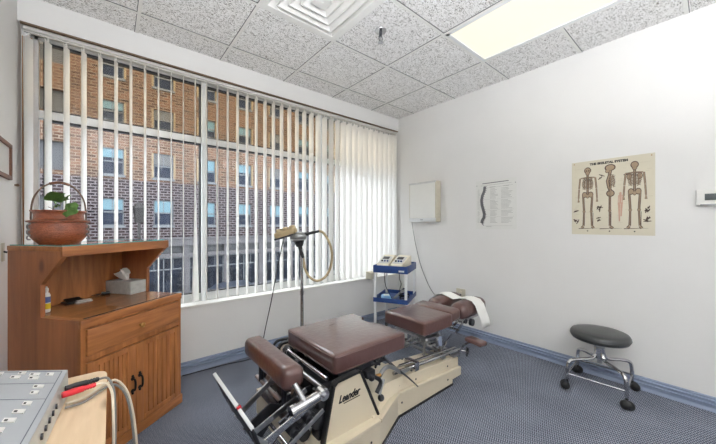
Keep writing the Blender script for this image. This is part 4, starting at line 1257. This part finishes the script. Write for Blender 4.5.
# rails
def rail(y, x0, x1, z0, z1, r, mat='chrome'):
    m = M(); m.cyl((x0, y, z0), (x1, y, z1), r, n=14); tp(m, 'guide_rail', mat)
rail(1.345, 1.42, 2.23, 0.272, 0.215, 0.012); rail(1.385, 1.50, 2.20, 0.275, 0.222, 0.006); rail(1.415, 1.55, 2.20, 0.262, 0.212, 0.005, 'dark_steel')
rail(1.665, 1.30, 2.26, 0.252, 0.205, 0.012); rail(1.735, 1.30, 2.26, 0.250, 0.203, 0.009)
m = M(); m.bb(1.62, 1.665, 1.328, 1.43, 0.222, 0.285, 0.006); tp(m, 'rail_clamp', 'chrome')
m = M(); m.bb(2.10, 2.19, 1.33, 1.80, 0.183, 0.203, 0.004); m.bb(1.95, 1.99, 1.33, 1.80, 0.21, 0.222, 0.004); tp(m, 'rail_crossbar', 'worn_steel')
def star_knob(c, ax, r=0.02, parent=None):
    m = M(); c = Vector(c); ax = Vector(ax).normalized()
    s_ = ax.orthogonal().normalized(); t_ = ax.cross(s_)
    for q in range(5):
        a = 2 * PI * q / 5; d = s_ * math.cos(a) + t_ * math.sin(a)
        m.cyl(c, c + d * r * 1.2, r * 0.42, r * 0.34, 10); m.sphere(c + d * r * 1.2, r * 0.36, n=8)
    m.cyl(c - ax * r * 0.5, c + ax * r * 0.5, r * 0.6, n=12)
    tp(m, 'star_knob', 'black_plastic', parent)
    m = M(); m.cyl(c, c + ax * r * 2.4, r * 0.25, n=8); tp(m, 'knob_shaft', 'chrome')
star_knob((1.240, 1.318, 0.405), (0.3, 1, 0), 0.021)
star_knob((2.245, 1.30, 0.205), (-0.6, 0.8, 0.1), 0.026)
star_knob((1.46, 1.43, 0.395), (0, 1, 0), 0.017)
# levers and the grey air tube
m = M(); m.tube([(1.12, 1.25, 0.40), (1.20, 1.24, 0.34), (1.165, 1.235, 0.285)], 0.012, 8); m.sphere((1.20, 1.235, 0.245), 0.020, n=10); m.sphere((1.14, 1.25, 0.375), 0.020, n=10); m.bb(1.10, 1.16, 1.24, 1.29, 0.38, 0.42, .004)
tp(m, 'release_lever', 'black_plastic')
m = M(); m.cyl((1.185, 1.235, 0.27), (1.235, 1.25, 0.335), 0.010, n=10); tp(m, 'lever_link', 'grey_metal')
m = M(); m.tube([(1.20, 1.26, 0.34), (1.25, 1.27, 0.375), (1.31, 1.28, 0.375), (1.38, 1.29, 0.335), (1.45, 1.31, 0.285), (1.56, 1.335, 0.262)], 0.0125, 10); tp(m, 'air_tube', 'grey_metal')
m = M(); m.tube([(1.34, 1.36, 0.40), (1.40, 1.31, 0.33), (1.49, 1.285, 0.25), (1.575, 1.268, 0.165)], lambda t: 0.010 - 0.006 * t, 10); tp(m, 'hand_lever', 'dark_steel')
m = M(); m.cyl((1.17, 1.27, 0.36), (1.22, 1.26, 0.36), 0.012, n=10); tp(m, 'brass_fitting', 'brass')
# thoracic cushions
m = M(); m.cushion((1.970, 1.585, 0.463), (0.375, 0.425, 0.104), 0.018, 0.008, seg=12); tp(m, 'chest_cushion', 'brown_vinyl', label='square padded chest cushion', ang=50)
m = M(); m.cushion((2.205, 1.575, 0.486), (0.140, 0.40, 0.090), 0.022, 0.006, Matrix.Rotation(R(-6), 3, 'Y'), seg=10); tp(m, 'shoulder_cushion', 'brown_vinyl', label='narrow padded cushion behind the head piece', ang=50)
m = M(); m.bb(1.83, 2.12, 1.42, 1.75, 0.395, 0.412); m.bb(2.15, 2.26, 1.42, 1.74, 0.425, 0.440)
for (x, y) in ((1.89, 1.46), (1.89, 1.72), (2.06, 1.46), (2.06, 1.72)): m.cyl((x, y, 0.21), (x, y, 0.42), 0.010, n=10)
m.cyl((1.875, 1.44, 0.36), (1.875, 1.75, 0.36), 0.012); m.sphere((1.875, 1.43, 0.35), 0.022, n=10); m.bb(1.86, 2.08, 1.44, 1.48, 0.33, 0.35); m.bb(1.86, 2.08, 1.70, 1.74, 0.33, 0.35)
tp(m, 'chest_frame', 'worn_steel')
m = M(); m.cyl((2.085, 1.455, 0.20), (2.085, 1.455, 0.43), 0.020, n=16); m.cyl((2.085, 1.455, 0.19), (2.085, 1.455, 0.235), 0.030, n=16); tp(m, 'head_post', 'chrome')
m = M(); m.cyl((2.13, 1.70, 0.20), (2.13, 1.70, 0.43), 0.020, n=16); tp(m, 'head_post', 'chrome')
m = M(); m.cyl((2.085, 1.455, 0.25), (2.085, 1.455, 0.33), 0.0215, n=16); tp(m, 'post_sleeve', 'blue_vinyl_base')
m = M()
m.tube([(2.08, 1.47, 0.30), (1.98, 1.40, 0.27), (1.92, 1.40, 0.30)], 0.007, 8); m.tube([(2.10, 1.43, 0.42), (2.20, 1.40, 0.40), (2.33, 1.42, 0.44)], 0.010, 8); m.tube([(2.12, 1.68, 0.42), (2.25, 1.70, 0.40), (2.40, 1.70, 0.44)], 0.010, 8)
m.bar((2.16, 1.352, 0.36), (2.30, 1.352, 0.44), 0.022, 0.006); m.cyl((2.19, 1.34, 0.38), (2.19, 1.76, 0.38), 0.008); m.bar((2.02, 1.40, 0.24), (2.18, 1.40, 0.33), 0.018, 0.005); m.bar((2.0, 1.50, 0.27), (2.2, 1.50, 0.24), 0.02, 0.005)
m.cyl((2.28, 1.36, 0.42), (2.28, 1.78, 0.42), 0.009)
tp(m, 'head_linkage', 'chrome')
m = M(); m.cyl((2.40, 1.335, 0.40), (2.40, 1.36, 0.40), 0.030, n=16); tp(m, 'ratchet_wheel', 'dark_steel')
m = M(); m.cyl((2.30, 1.34, 0.43), (2.30, 1.36, 0.43), 0.020, n=16); tp(m, 'ratchet_wheel', 'dark_steel')
# arm pad
m = M(); m.cushion((2.225, 1.215, 0.320), (0.085, 0.155, 0.034), 0.012, 0.004, Matrix.Rotation(R(-10), 3, 'Z'), seg=8); tp(m, 'arm_pad', 'brown_vinyl', label='small brown arm rest pad')
m = M(); m.tube([(2.225, 1.25, 0.30), (2.21, 1.30, 0.27), (2.19, 1.34, 0.215)], 0.008, 8); tp(m, 'arm_pad_bracket', 'chrome')
# two head cushions with a face slot between them
def dome(p):
    return p
for yy, nm in ((1.445, 'near'), (1.690, 'far')):
    m = M(); m.cushion((2.515, yy, 0.487), (0.40, 0.165, 0.130), 0.055, 0.014, Matrix.Rotation(R(-3), 3, 'Y'), seg=12); tp(m, 'head_cushion', 'brown_vinyl', label='rounded head cushion', ang=60)
m = M(); m.bb(2.34, 2.66, 1.39, 1.50, 0.408, 0.424); m.bb(2.34, 2.66, 1.64, 1.75, 0.408, 0.424); m.bb(2.42, 2.46, 1.38, 1.75, 0.398, 0.409); tp(m, 'head_pan', 'worn_steel')
# paper strip over the head cushions
pp = M()
path = [(1.86, 0.40), (1.806, 0.46), (1.792, 0.530), (1.755, 0.567), (1.69, 0.579), (1.62, 0.560), (1.57, 0.545), (1.51, 0.566), (1.445, 0.579), (1.38, 0.567), (1.346, 0.530), (1.328, 0.46), (1.308, 0.40), (1.302, 0.335)]
n_ = 6
def wv(i, j): return 0.004 * math.sin(i * 1.3 + j)
rows_ = []
for i, (y, z) in enumerate(path):
    xw0, xw1 = (2.460, 2.600) 
    rows_.append([pp.bm.verts.new((xw0 + (xw1 - xw0) * j / n_ + (0.012 if i > 10 else 0) * (i - 10), y - 0.001 * j, z + wv(i, j) * 0.5)) for j in range(n_ + 1)])
for A, B in zip(rows_, rows_[1:]):
    for j in range(n_): pp.bm.faces.new((A[j], A[j + 1], B[j + 1], B[j]))
po_ = pp.build('face_paper', 'paper_white')
tag(po_, 'white paper strip draped over the head cushions of the table', 'paper')
so_ = po_.modifiers.new('thickness', 'SOLIDIFY'); so_.thickness = 0.0012

# ------------------------------------------------------------------ trolley in the corner
TRZ = 28.0
TL = (2.379, 2.053, 0)
tr = thing('equipment_trolley', 'small two-tier trolley with blue trays and white posts in the corner', 'trolley', TL, R(TRZ))
TWd, TDp = 0.380, 0.460    # width along local y, depth along local x
def tray(m, z0, z1, hollow=True):
    t = 0.008
    m.bb(0, TDp, 0, TWd, z0, z0 + 0.006)
    m.bb(0, t, 0, TWd, z0, z1, 0.002); m.bb(TDp - t, TDp, 0, TWd, z0, z1, 0.002); m.bb(0, TDp, 0, t, z0, z1, 0.002); m.bb(0, TDp, TWd - t, TWd, z0, z1, 0.002)
m = M(); tray(m, 0.725, 0.802); m.bb(0.004, TDp - 0.004, 0.004, TWd - 0.004, 0.775, 0.782); m.build('upper_tray', 'blue_tray', tr)
m = M(); tray(m, 0.405, 0.452); m.build('lower_tray', 'blue_tray', tr)
for (x, y) in ((0.016, 0.020), (0.016, TWd - 0.020), (TDp - 0.016, 0.020), (TDp - 0.016, TWd - 0.020)):
    m = M(); m.bb(x - 0.011, x + 0.011, y - 0.013, y + 0.013, 0.055, 0.727, 0.003); m.build('post', 'white_enamel', tr)
    m = M(); m.cyl((x, y - 0.010, 0.025), (x, y + 0.010, 0.025), 0.025, n=16); m.cyl((x, y, 0.025), (x, y, 0.06), 0.006, n=8); m.build('castor', 'black_rubber', tr)
m = M(); m.bb(-0.0015, 0.0, 0.035, 0.095, 0.742, 0.760); m.build('name_plate', 'white_plastic', tr, label='small white plate on the tray front')
def TP(x, y, z): 
    a = R(TRZ); return Vector((TL[0] + x * math.cos(a) - y * math.sin(a), TL[1] + x * math.sin(a) + y * math.cos(a), z))
def unit(label, x, y, rz):
    u = thing('therapy_unit', label, 'medical device', TP(x, y, 0.7825), R(TRZ + rz), 'therapy units on the trolley')
    m = M(); m.prism([(-0.13, 0), (-0.13, 0.020), (-0.115, 0.030), (0.065, 0.102), (0.125, 0.108), (0.13, 0.10), (0.13, 0)], 'Y', -0.070, 0.070); m.build('housing', 'cream_plastic', u, ang=25)
    rot = Matrix.Rotation(-math.atan2(0.072, 0.18), 3, 'Y')
    m = M(); m.box((-0.025, 0, 0.0672), (0.16, 0.118, 0.003), rot, 0.001); m.build('control_panel', 'console_side', u)
    m = M(); m.box((0.015, 0.010, 0.0845), (0.060, 0.075, 0.003), rot, 0.001); m.build('display', 'black_plastic', u)
    for k in range(3):
        m = M(); p = Vector((-0.060, -0.032 + k * 0.032, 0.054)); ax = rot @ Vector((0, 0, 1)); m.cyl(p, p + ax * 0.014, 0.010, n=14); m.build('dial', 'blue_tray' if k < 2 else 'black_plastic', u)
    return u
unit('left one of two cream electrotherapy units on the blue trolley top', 0.180, 0.278, -4)
unit('right one of two cream electrotherapy units on the blue trolley top', 0.190, 0.118, -10)
for nm, pts, lb in (('lead_cable', [TP(0.03, 0.26, 0.723), TP(0.035, 0.262, 0.67), TP(0.05, 0.25, 0.57), TP(0.05, 0.20, 0.48), TP(0.045, 0.17, 0.417)], 'dark lead hanging from the upper to the lower tray, left of two'),
                    ('lead_cable', [TP(0.05, 0.10, 0.72), TP(0.06, 0.10, 0.66), TP(0.09, 0.09, 0.60), TP(0.07, 0.10, 0.54), TP(0.04, 0.08, 0.45), TP(0.035, 0.08, 0.417)], 'dark coiled lead hanging between the trays, right of two')):
    m = M(); m.tube(pts, 0.0035, 6); tag(m.build(nm, 'black_rubber'), lb, 'cable', 'leads hanging inside the trolley')
gb = thing('gel_bag', 'pale blue plastic pack lying in the lower blue trolley tray', 'pack', TP(0.13, 0.27, 0.412), R(TRZ + 20))
m = M(); m.cushion((0, 0, 0.022), (0.15, 0.11, 0.04), 0.018, 0.006, seg=8); m.build('pouch', 'gel_blue', gb)
m = M(); m.bb(-0.03, 0.04, -0.03, 0.03, 0.045, 0.049); m.build('label', 'white_plastic', gb)
pr_ = thing('sound_head_probe', 'grey handheld probe leaning across the lower trolley tray', 'probe', TP(0.16, 0.13, 0.43), R(TRZ - 30))
m = M(); m.cyl((-0.08, 0, 0.01), (0.07, 0, 0.075), 0.014, 0.018, 14); m.build('handle', 'grey_metal', pr_)
m = M(); m.cyl((0.065, 0, 0.070), (0.085, 0, 0.08), 0.026, n=16); m.build('sound_head', 'chrome', pr_)
hp = thing('electrode_bundle', 'black bundle of coiled electrode leads in the lower trolley tray', 'cables', TP(0.17, 0.075, 0.418), R(TRZ))
m = M(); random.seed(3)
m.tube([Vector((0.05 * math.cos(a * 1.1) * (1 + 0.25 * math.sin(a * .7)), 0.045 * math.sin(a), 0.012 + 0.0022 * a + 0.004 * math.sin(a * 2.3))) for a in [q * 0.62 for q in range(44)]], 0.005, 6, k=3)
m.build('coil', 'black_rubber', hp)
# box on the sill by the corner
sb = thing('beige_sill_box', 'small beige box standing on the window sill left of the trolley', 'box', (2.535, 2.815, SILL))
m = M(); m.bb(-0.055, 0.050, -0.085, 0.012, 0, 0.080, 0.003); m.build('case', 'aged_ivory', sb)
m = M(); m.bb(-0.056, 0.051, -0.086, 0.013, 0.080, 0.086, 0.002); m.build('lid', 'cream_plastic', sb)

# ------------------------------------------------------------------ percussion massager on a stand
MS = (1.362, 2.452, 0); MR = -39.75
ms = thing('massager_stand', 'chrome floor stand with black splayed feet holding a massager in front of the blind', 'stand', MS, R(MR))
m = M(); m.cyl((0, 0, 0.17), (0, 0, 0.62), 0.016, n=16); m.cyl((0, 0, 0.60), (0, 0, 1.02), 0.0145, n=16); m.cyl((0, 0, 0.595), (0, 0, 0.63), 0.020, n=16); m.build('pole', 'chrome', ms)
m = M(); m.cyl((0, 0, 0.165), (0, 0, 0.24), 0.030, 0.022, 16); m.build('hub', 'black_plastic', ms)
for q in range(5):
    a = R(190 + 72 * q); d = Vector((math.cos(a), math.sin(a), 0))
    m = M(); m.tube([d * 0.02 + Vector((0, 0, 0.200)), d * 0.12 + Vector((0, 0, 0.200)), d * 0.23 + Vector((0, 0, 0.172)), d * 0.285 + Vector((0, 0, 0.055))], lambda t: 0.017 - 0.006 * t, 8)
    lo = m.build('leg', 'black_plastic', ms)
    m = M(); c_ = d * 0.285; s_ = Vector((-d.y, d.x, 0)); m.cyl(c_ + Vector((0, 0, 0.024)) - s_ * 0.012, c_ + Vector((0, 0, 0.024)) + s_ * 0.012, 0.024, n=14); m.cyl(c_ + Vector((0, 0, 0.024)), c_ + Vector((0, 0, 0.062)), 0.006, n=8); m.build('castor', 'black_rubber', lo)
k_ = 0.00926
def Q(px, py, y=0): return Vector(((px - 302) * k_, y, CAM_H - (py - 224.4) * k_))
mg = thing('percussion_massager', 'grey motor massager with tan applicator head and a looped cream hose on the stand', 'massager', (MS[0], MS[1], 1.02), R(MR))
def mp_(m, name, mat, label=None, **k):
    for v in m.bm.verts: v.co.z -= 1.02
    return m.build(name, mat, mg, label=label, **k)
m = M(); m.sphere(Q(298.5, 237.0), 0.070, (1.12, 0.85, 0.72), 20, Matrix.Rotation(R(-8), 3, 'Y')); mp_(m, 'motor_housing', 'grey_metal')
m = M(); m.lathe([(0.068, -0.004), (0.073, 0.0), (0.068, 0.004)], Q(298.5, 239.5), 24); mp_(m, 'housing_band', 'aluminium')
m = M(); m.cyl(Q(299, 241), Q(300, 246.5), 0.050, 0.030, 16); m.cyl(Q(300, 246), Q(303, 258), 0.020, 0.016, 14); mp_(m, 'neck', 'black_plastic')
m = M(); m.box(Q(286, 233), (0.20, 0.12, 0.060), Matrix.Rotation(R(-17), 3, 'Y'), 0.024, 4); mp_(m, 'applicator', 'tan_plastic', ang=50)
for k in range(3):
    m = M(); m.box(Q(280.0 + k * 6.4, 232.2 - k * 1.9), (0.050, 0.10, 0.060), Matrix.Rotation(R(-17), 3, 'Y'), 0.018, 3); mp_(m, 'pad_segment', 'tan_plastic', ang=50)
m = M(); m.box(Q(285, 236.8), (0.18, 0.105, 0.020), Matrix.Rotation(R(-17), 3, 'Y'), 0.008); mp_(m, 'applicator_base', 'dark_steel')
m = M(); m.cyl(Q(305, 234.3), Q(319.5, 231), 0.014, 0.012, 12); m.cyl(Q(304, 234.5), Q(309, 233.5), 0.019, 0.016, 12); mp_(m, 'hose_grip', 'black_plastic')
m = M(); m.tube([Q(319, 231), Q(323.5, 233, .01), Q(329, 242, .02), Q(331.8, 254, .03), Q(330.5, 267, .03), Q(325.5, 277, .03), Q(317.5, 281.5, .03), Q(310, 278, .02), Q(305, 269, .01), Q(303, 255, 0)], 0.0115, 10); mp_(m, 'hose', 'hose_tan')
m = M(); m.tube([(1.233, 2.52, 1.165), (1.225, 2.55, 1.10), (1.19, 2.60, 0.85), (1.16, 2.66, 0.55), (1.13, 2.74, 0.25), (1.11, 2.77, 0.08), (1.08, 2.76, 0.012)], 0.0042, 8)
m.tube([(1.08, 2.76, 0.012), (0.95, 2.74, 0.007), (0.80, 2.77, 0.007), (0.62, 2.78, 0.007), (0.45, 2.79, 0.007)], 0.0042, 8)
m.build('power_cord', 'black_rubber', mg, world=True, label='black cord trailing down to the carpet')

# ------------------------------------------------------------------ rolling stool
st = thing('rolling_stool', 'low round black vinyl stool with a chrome four-legged castor base by the right wall', 'stool', (2.845, 0.560, 0), R(3))
m = M(); m.lathe([(0, 0.0), (0.150, 0.0), (0.172, 0.008), (0.182, 0.026), (0.182, 0.046), (0.172, 0.062), (0.150, 0.070), (0.09, 0.074), (0, 0.075)], (0, 0, 0.372), 40); m.build('seat', 'black_vinyl', st, ang=60)
m = M(); m.lathe([(0.1825, 0.030), (0.1845, 0.033), (0.1825, 0.036)], (0, 0, 0.372), 40); m.build('seat_piping', 'black_vinyl', st)
m = M(); m.cyl((0, 0, 0.20), (0, 0, 0.375), 0.017, n=16); m.cyl((0, 0, 0.315), (0, 0, 0.374), 0.034, n=18); m.cyl((0, 0, 0.358), (0, 0, 0.373), 0.08, n=20); m.build('column', 'worn_steel', st)
m = M(); m.cyl((0, 0, 0.235), (0, 0, 0.325), 0.029, n=16); m.build('collar', 'chrome', st)
m = M(); m.cyl((0.03, 0, 0.345), (0.055, 0, 0.345), 0.006, n=8); m.build('set_screw', 'dark_steel', st)
cpos = []
for q in range(4):
    a = R(45 + 90 * q); d = Vector((math.cos(a), math.sin(a), 0)); cpos.append(d)
    m = M(); m.tube([d * 0.024 + Vector((0, 0, 0.320)), d * 0.030 + Vector((0, 0, 0.265)), d * 0.060 + Vector((0, 0, 0.232)), d * 0.15 + Vector((0, 0, 0.225)), d * 0.215 + Vector((0, 0, 0.212)), d * 0.235 + Vector((0, 0, 0.17)), d * 0.238 + Vector((0, 0, 0.075))], 0.0125, 10)
    lo = m.build('leg', 'chrome', st)
    m = M(); s_ = Vector((-d.y, d.x, 0)).lerp(d, 0.3).normalized(); c_ = d * 0.238 + Vector((0, 0, 0.030)); e_ = Vector((s_.y, -s_.x, 0)) * 0.014
    for sgn in (-1, 1): m.sphere(c_ + e_ + s_ * 0.011 * sgn, 0.030, (1, 1, 1), 14)
    m.cyl(d * 0.238 + Vector((0, 0, 0.04)), d * 0.238 + Vector((0, 0, 0.08)), 0.009, n=10)
    m.build('castor', 'black_rubber', lo)
m = M()
for q in range(4):
    a, b = cpos[q] * 0.237 + Vector((0, 0, 0.115)), cpos[(q + 1) % 4] * 0.237 + Vector((0, 0, 0.115)); m.cyl(a, b, 0.006, n=10)
m.build('foot_ring', 'chrome', st)

# ------------------------------------------------------------------ pale wooden table, console and leads in the near left corner
wt = thing('wooden_side_table', 'pale wooden side table with rounded corners in the near left corner', 'side table', (-0.23, 1.0, 0), R(0))
TZ = 0.715
def rounded(x0, x1, y0, y1, r, n=6):
    out = []
    for cx_, cy_, a0 in ((x1 - r, y1 - r, 0), (x0 + r, y1 - r, 90), (x0 + r, y0 + r, 180), (x1 - r, y0 + r, 270)):
        for q in range(n + 1):
            a = R(a0 + 90 * q / n); out.append((cx_ + r * math.cos(a), cy_ + r * math.sin(a)))
    return out
m = M(); m.prism(rounded(-0.442, -0.012, 0.62, 1.430, 0.035), 'Z', TZ - 0.022, TZ); m.build('tabletop', 'pale_wood', wt, world=True)
m = M(); m.prism(rounded(-0.4435, -0.0105, 0.6185, 1.4315, 0.0355), 'Z', TZ - 0.019, TZ - 0.004); m.build('tabletop_edge', 'pale_edge', wt, world=True)
for x in (-0.40, -0.07):
    for y in (0.68, 1.32):
        m = M(); m.cyl((x, y, 0), (x, y, TZ - 0.02), 0.013, 0.016, 12); m.build('leg', 'grey_metal', wt, world=True)
m = M(); m.bb(-0.40, -0.07, 0.672, 0.688, TZ - 0.06, TZ - 0.02); m.bb(-0.40, -0.07, 1.312, 1.328, TZ - 0.06, TZ - 0.02); m.bb(-0.408, -0.392, 0.68, 1.32, TZ - 0.06, TZ - 0.02); m.bb(-0.078, -0.062, 0.68, 1.32, TZ - 0.06, TZ - 0.02); m.build('apron', 'grey_metal', wt, world=True)

cs = thing('therapy_console', 'grey electrotherapy console with a flat panel of small white buttons on the pale table', 'medical device', (-0.25, 1.0, TZ))
CZ = 0.790
# corners of the top as it stands on the table
A_, B_, C_, D_2 = Vector((-0.104, 1.298, CZ)), Vector((-0.148, 0.70, CZ)), Vector((-0.44, 0.70, CZ)), Vector((-0.400, 1.500, CZ))
m = M()
D_2 = Vector((-0.380, 1.512, CZ))
bot = [Vector((p.x + dx, p.y, TZ + 0.001)) for p, dx in ((A_, 0.002), (B_, 0.002), (C_, 0.0), (D_2, 0.0))]
loft(m, bot[::-1], [D_2 - Vector((0, 0, 0.002)), C_ - Vector((0, 0, 0.002)), B_ - Vector((0, 0, 0.002)), A_ - Vector((0, 0, 0.002))])
m.build('housing', 'console_side', cs, world=True, smooth=False)
e1 = (A_ - B_); e1.normalize(); 
def CPt(u, v, z=CZ):   # u: left from the right edge, v: forward from the back right corner
    back = (D_2 - A_).normalized(); side_ = (B_ - A_).normalized()
    p = A_ + back * u + side_ * v; return Vector((p.x, p.y, z))
def cquad(m, u0, u1, v0, v1, z, t=0.0012):
    c = [CPt(u0, v0, z), CPt(u1, v0, z), CPt(u1, v1, z), CPt(u0, v1, z)]
    loft(m, c, [p + Vector((0, 0, t)) for p in c])
m = M(); cquad(m, 0.0, 0.325, 0.0, 0.60, CZ - 0.001, 0.002); m.build('top_panel', 'console_grey', cs, world=True, smooth=False)
m = M(); cquad(m, 0.014, 0.325, 0.010, 0.012, CZ + 0.001, 0.0006); cquad(m, 0.014, 0.0165, 0.010, 0.60, CZ + 0.001, 0.0006)
cquad(m, 0.017, 0.325, 0.095, 0.0962, CZ + 0.001, 0.0006); cquad(m, 0.017, 0.325, 0.190, 0.1912, CZ + 0.001, 0.0006)
m.build('panel_line', 'console_edge', cs, world=True, smooth=False)
btn = [(0.045, 0.035), (0.045 + 0.045, 0.034), (0.085, 0.060), (0.13, 0.022), (0.14, 0.052), (0.20, 0.024), (0.20, 0.06), (0.24, 0.03), (0.055, 0.118), (0.055, 0.155), (0.19, 0.125), (0.26, 0.12),
       (0.055, 0.215), (0.062, 0.255), (0.070, 0.295), (0.078, 0.335), (0.145, 0.215), (0.155, 0.262), (0.165, 0.30), (0.22, 0.22), (0.23, 0.27), (0.24, 0.32), (0.085, 0.375), (0.09, 0.415), (0.16, 0.35), (0.16, 0.40)]
for k, (u, v) in enumerate(btn):
    m = M(); w = 0.030 if k % 3 else 0.022
    cquad(m, u - w / 2 * 0.9, u + w / 2, v - 0.010, v + 0.009, CZ + 0.001, 0.0025)
    m.mi = 1
    n0 = len(m.bm.faces); cquad(m, u + w * 0.12, u + w * 0.38, v - 0.003, v + 0.005, CZ + 0.0035, 0.0006)
    m.bm.faces.ensure_lookup_table()
    for f in m.bm.faces[n0:]: f.material_index = 1
    m.build('button', ['white_plastic', 'print_black'], cs, world=True, smooth=False)
for k in range(5):
    m = M(); p = CPt(-0.0015, 0.16 + k * 0.035, 0.755); m.cyl(p, p + Vector((0.004, 0, 0)), 0.007, n=12); m.build('socket', 'dark_steel', cs, world=True)
m = M(); cquad(m, 0.115, 0.121, 0.24, 0.42, CZ + 0.001, 0.0008); m.build('slider_slot', 'console_edge', cs, world=True, smooth=False)

def plug(name, mat, label, a, b, wire, wr, wmat):
    t = thing(name, label, 'plug', Vector(a))
    a, b = Vector(a), Vector(b); d = (b - a)
    m = M(); m.tube([a, a + d * 0.3, a + d * 0.62], lambda t: 0.0085 + 0.001 * math.sin(t * PI), 12, smooth=False); m.tube([a + d * 0.6, a + d * 0.8, b], 0.0062, 10, smooth=False)
    for k in range(4): m.cyl(a + d * (0.66 + k * 0.09), a + d * (0.69 + k * 0.09), 0.0075, n=10)
    m.build('sleeve', mat, t, world=True)
    m = M(); m.tube(wire, wr, 8); m.build('lead_wire', wmat, t, world=True)
    return t
plug('banana_plug', 'black_plastic', 'black lead plug pushed into the grey console side', (-0.103, 1.225, 0.762), (-0.030, 1.250, 0.757), [(-0.030, 1.250, 0.757), (-0.008, 1.240, 0.756), (0.006, 1.20, 0.735), (0.010, 1.17, 0.69), (0.010, 1.155, 0.60), (0.008, 1.15, 0.48), (0.01, 1.16, 0.30)], 0.0034, 'grey_cable')
plug('banana_plug', 'red_rubber', 'red lead plug pushed into the grey console side', (-0.106, 1.180, 0.764), (-0.036, 1.202, 0.761), [(-0.036, 1.202, 0.761), (-0.012, 1.200, 0.758), (0.002, 1.175, 0.738), (0.005, 1.13, 0.70), (0.006, 1.12, 0.62), (0.002, 1.12, 0.50), (0.0, 1.12, 0.30)], 0.0036, 'cream_cable')
def lead(pts, r, mat, label):
    m = M(); m.tube(pts, r, 8); tag(m.build('lead_wire', mat), label, 'cable', None)
lead([(-0.100, 1.20, 0.728), (-0.06, 1.225, 0.722), (-0.010, 1.285, 0.722), (0.016, 1.31, 0.712), (0.045, 1.31, 0.66), (0.062, 1.29, 0.57), (0.070, 1.28, 0.45), (0.07, 1.27, 0.28)], 0.0040, 'cream_cable', 'outermost cream lead arching over the table corner down in front of the cabinet')
lead([(-0.100, 1.18, 0.726), (-0.06, 1.20, 0.720), (-0.008, 1.262, 0.7205), (0.018, 1.275, 0.708), (0.042, 1.275, 0.66), (0.056, 1.26, 0.57), (0.063, 1.25, 0.45), (0.06, 1.24, 0.28)], 0.0036, 'grey_cable', 'grey lead running close beside the outermost cream lead')
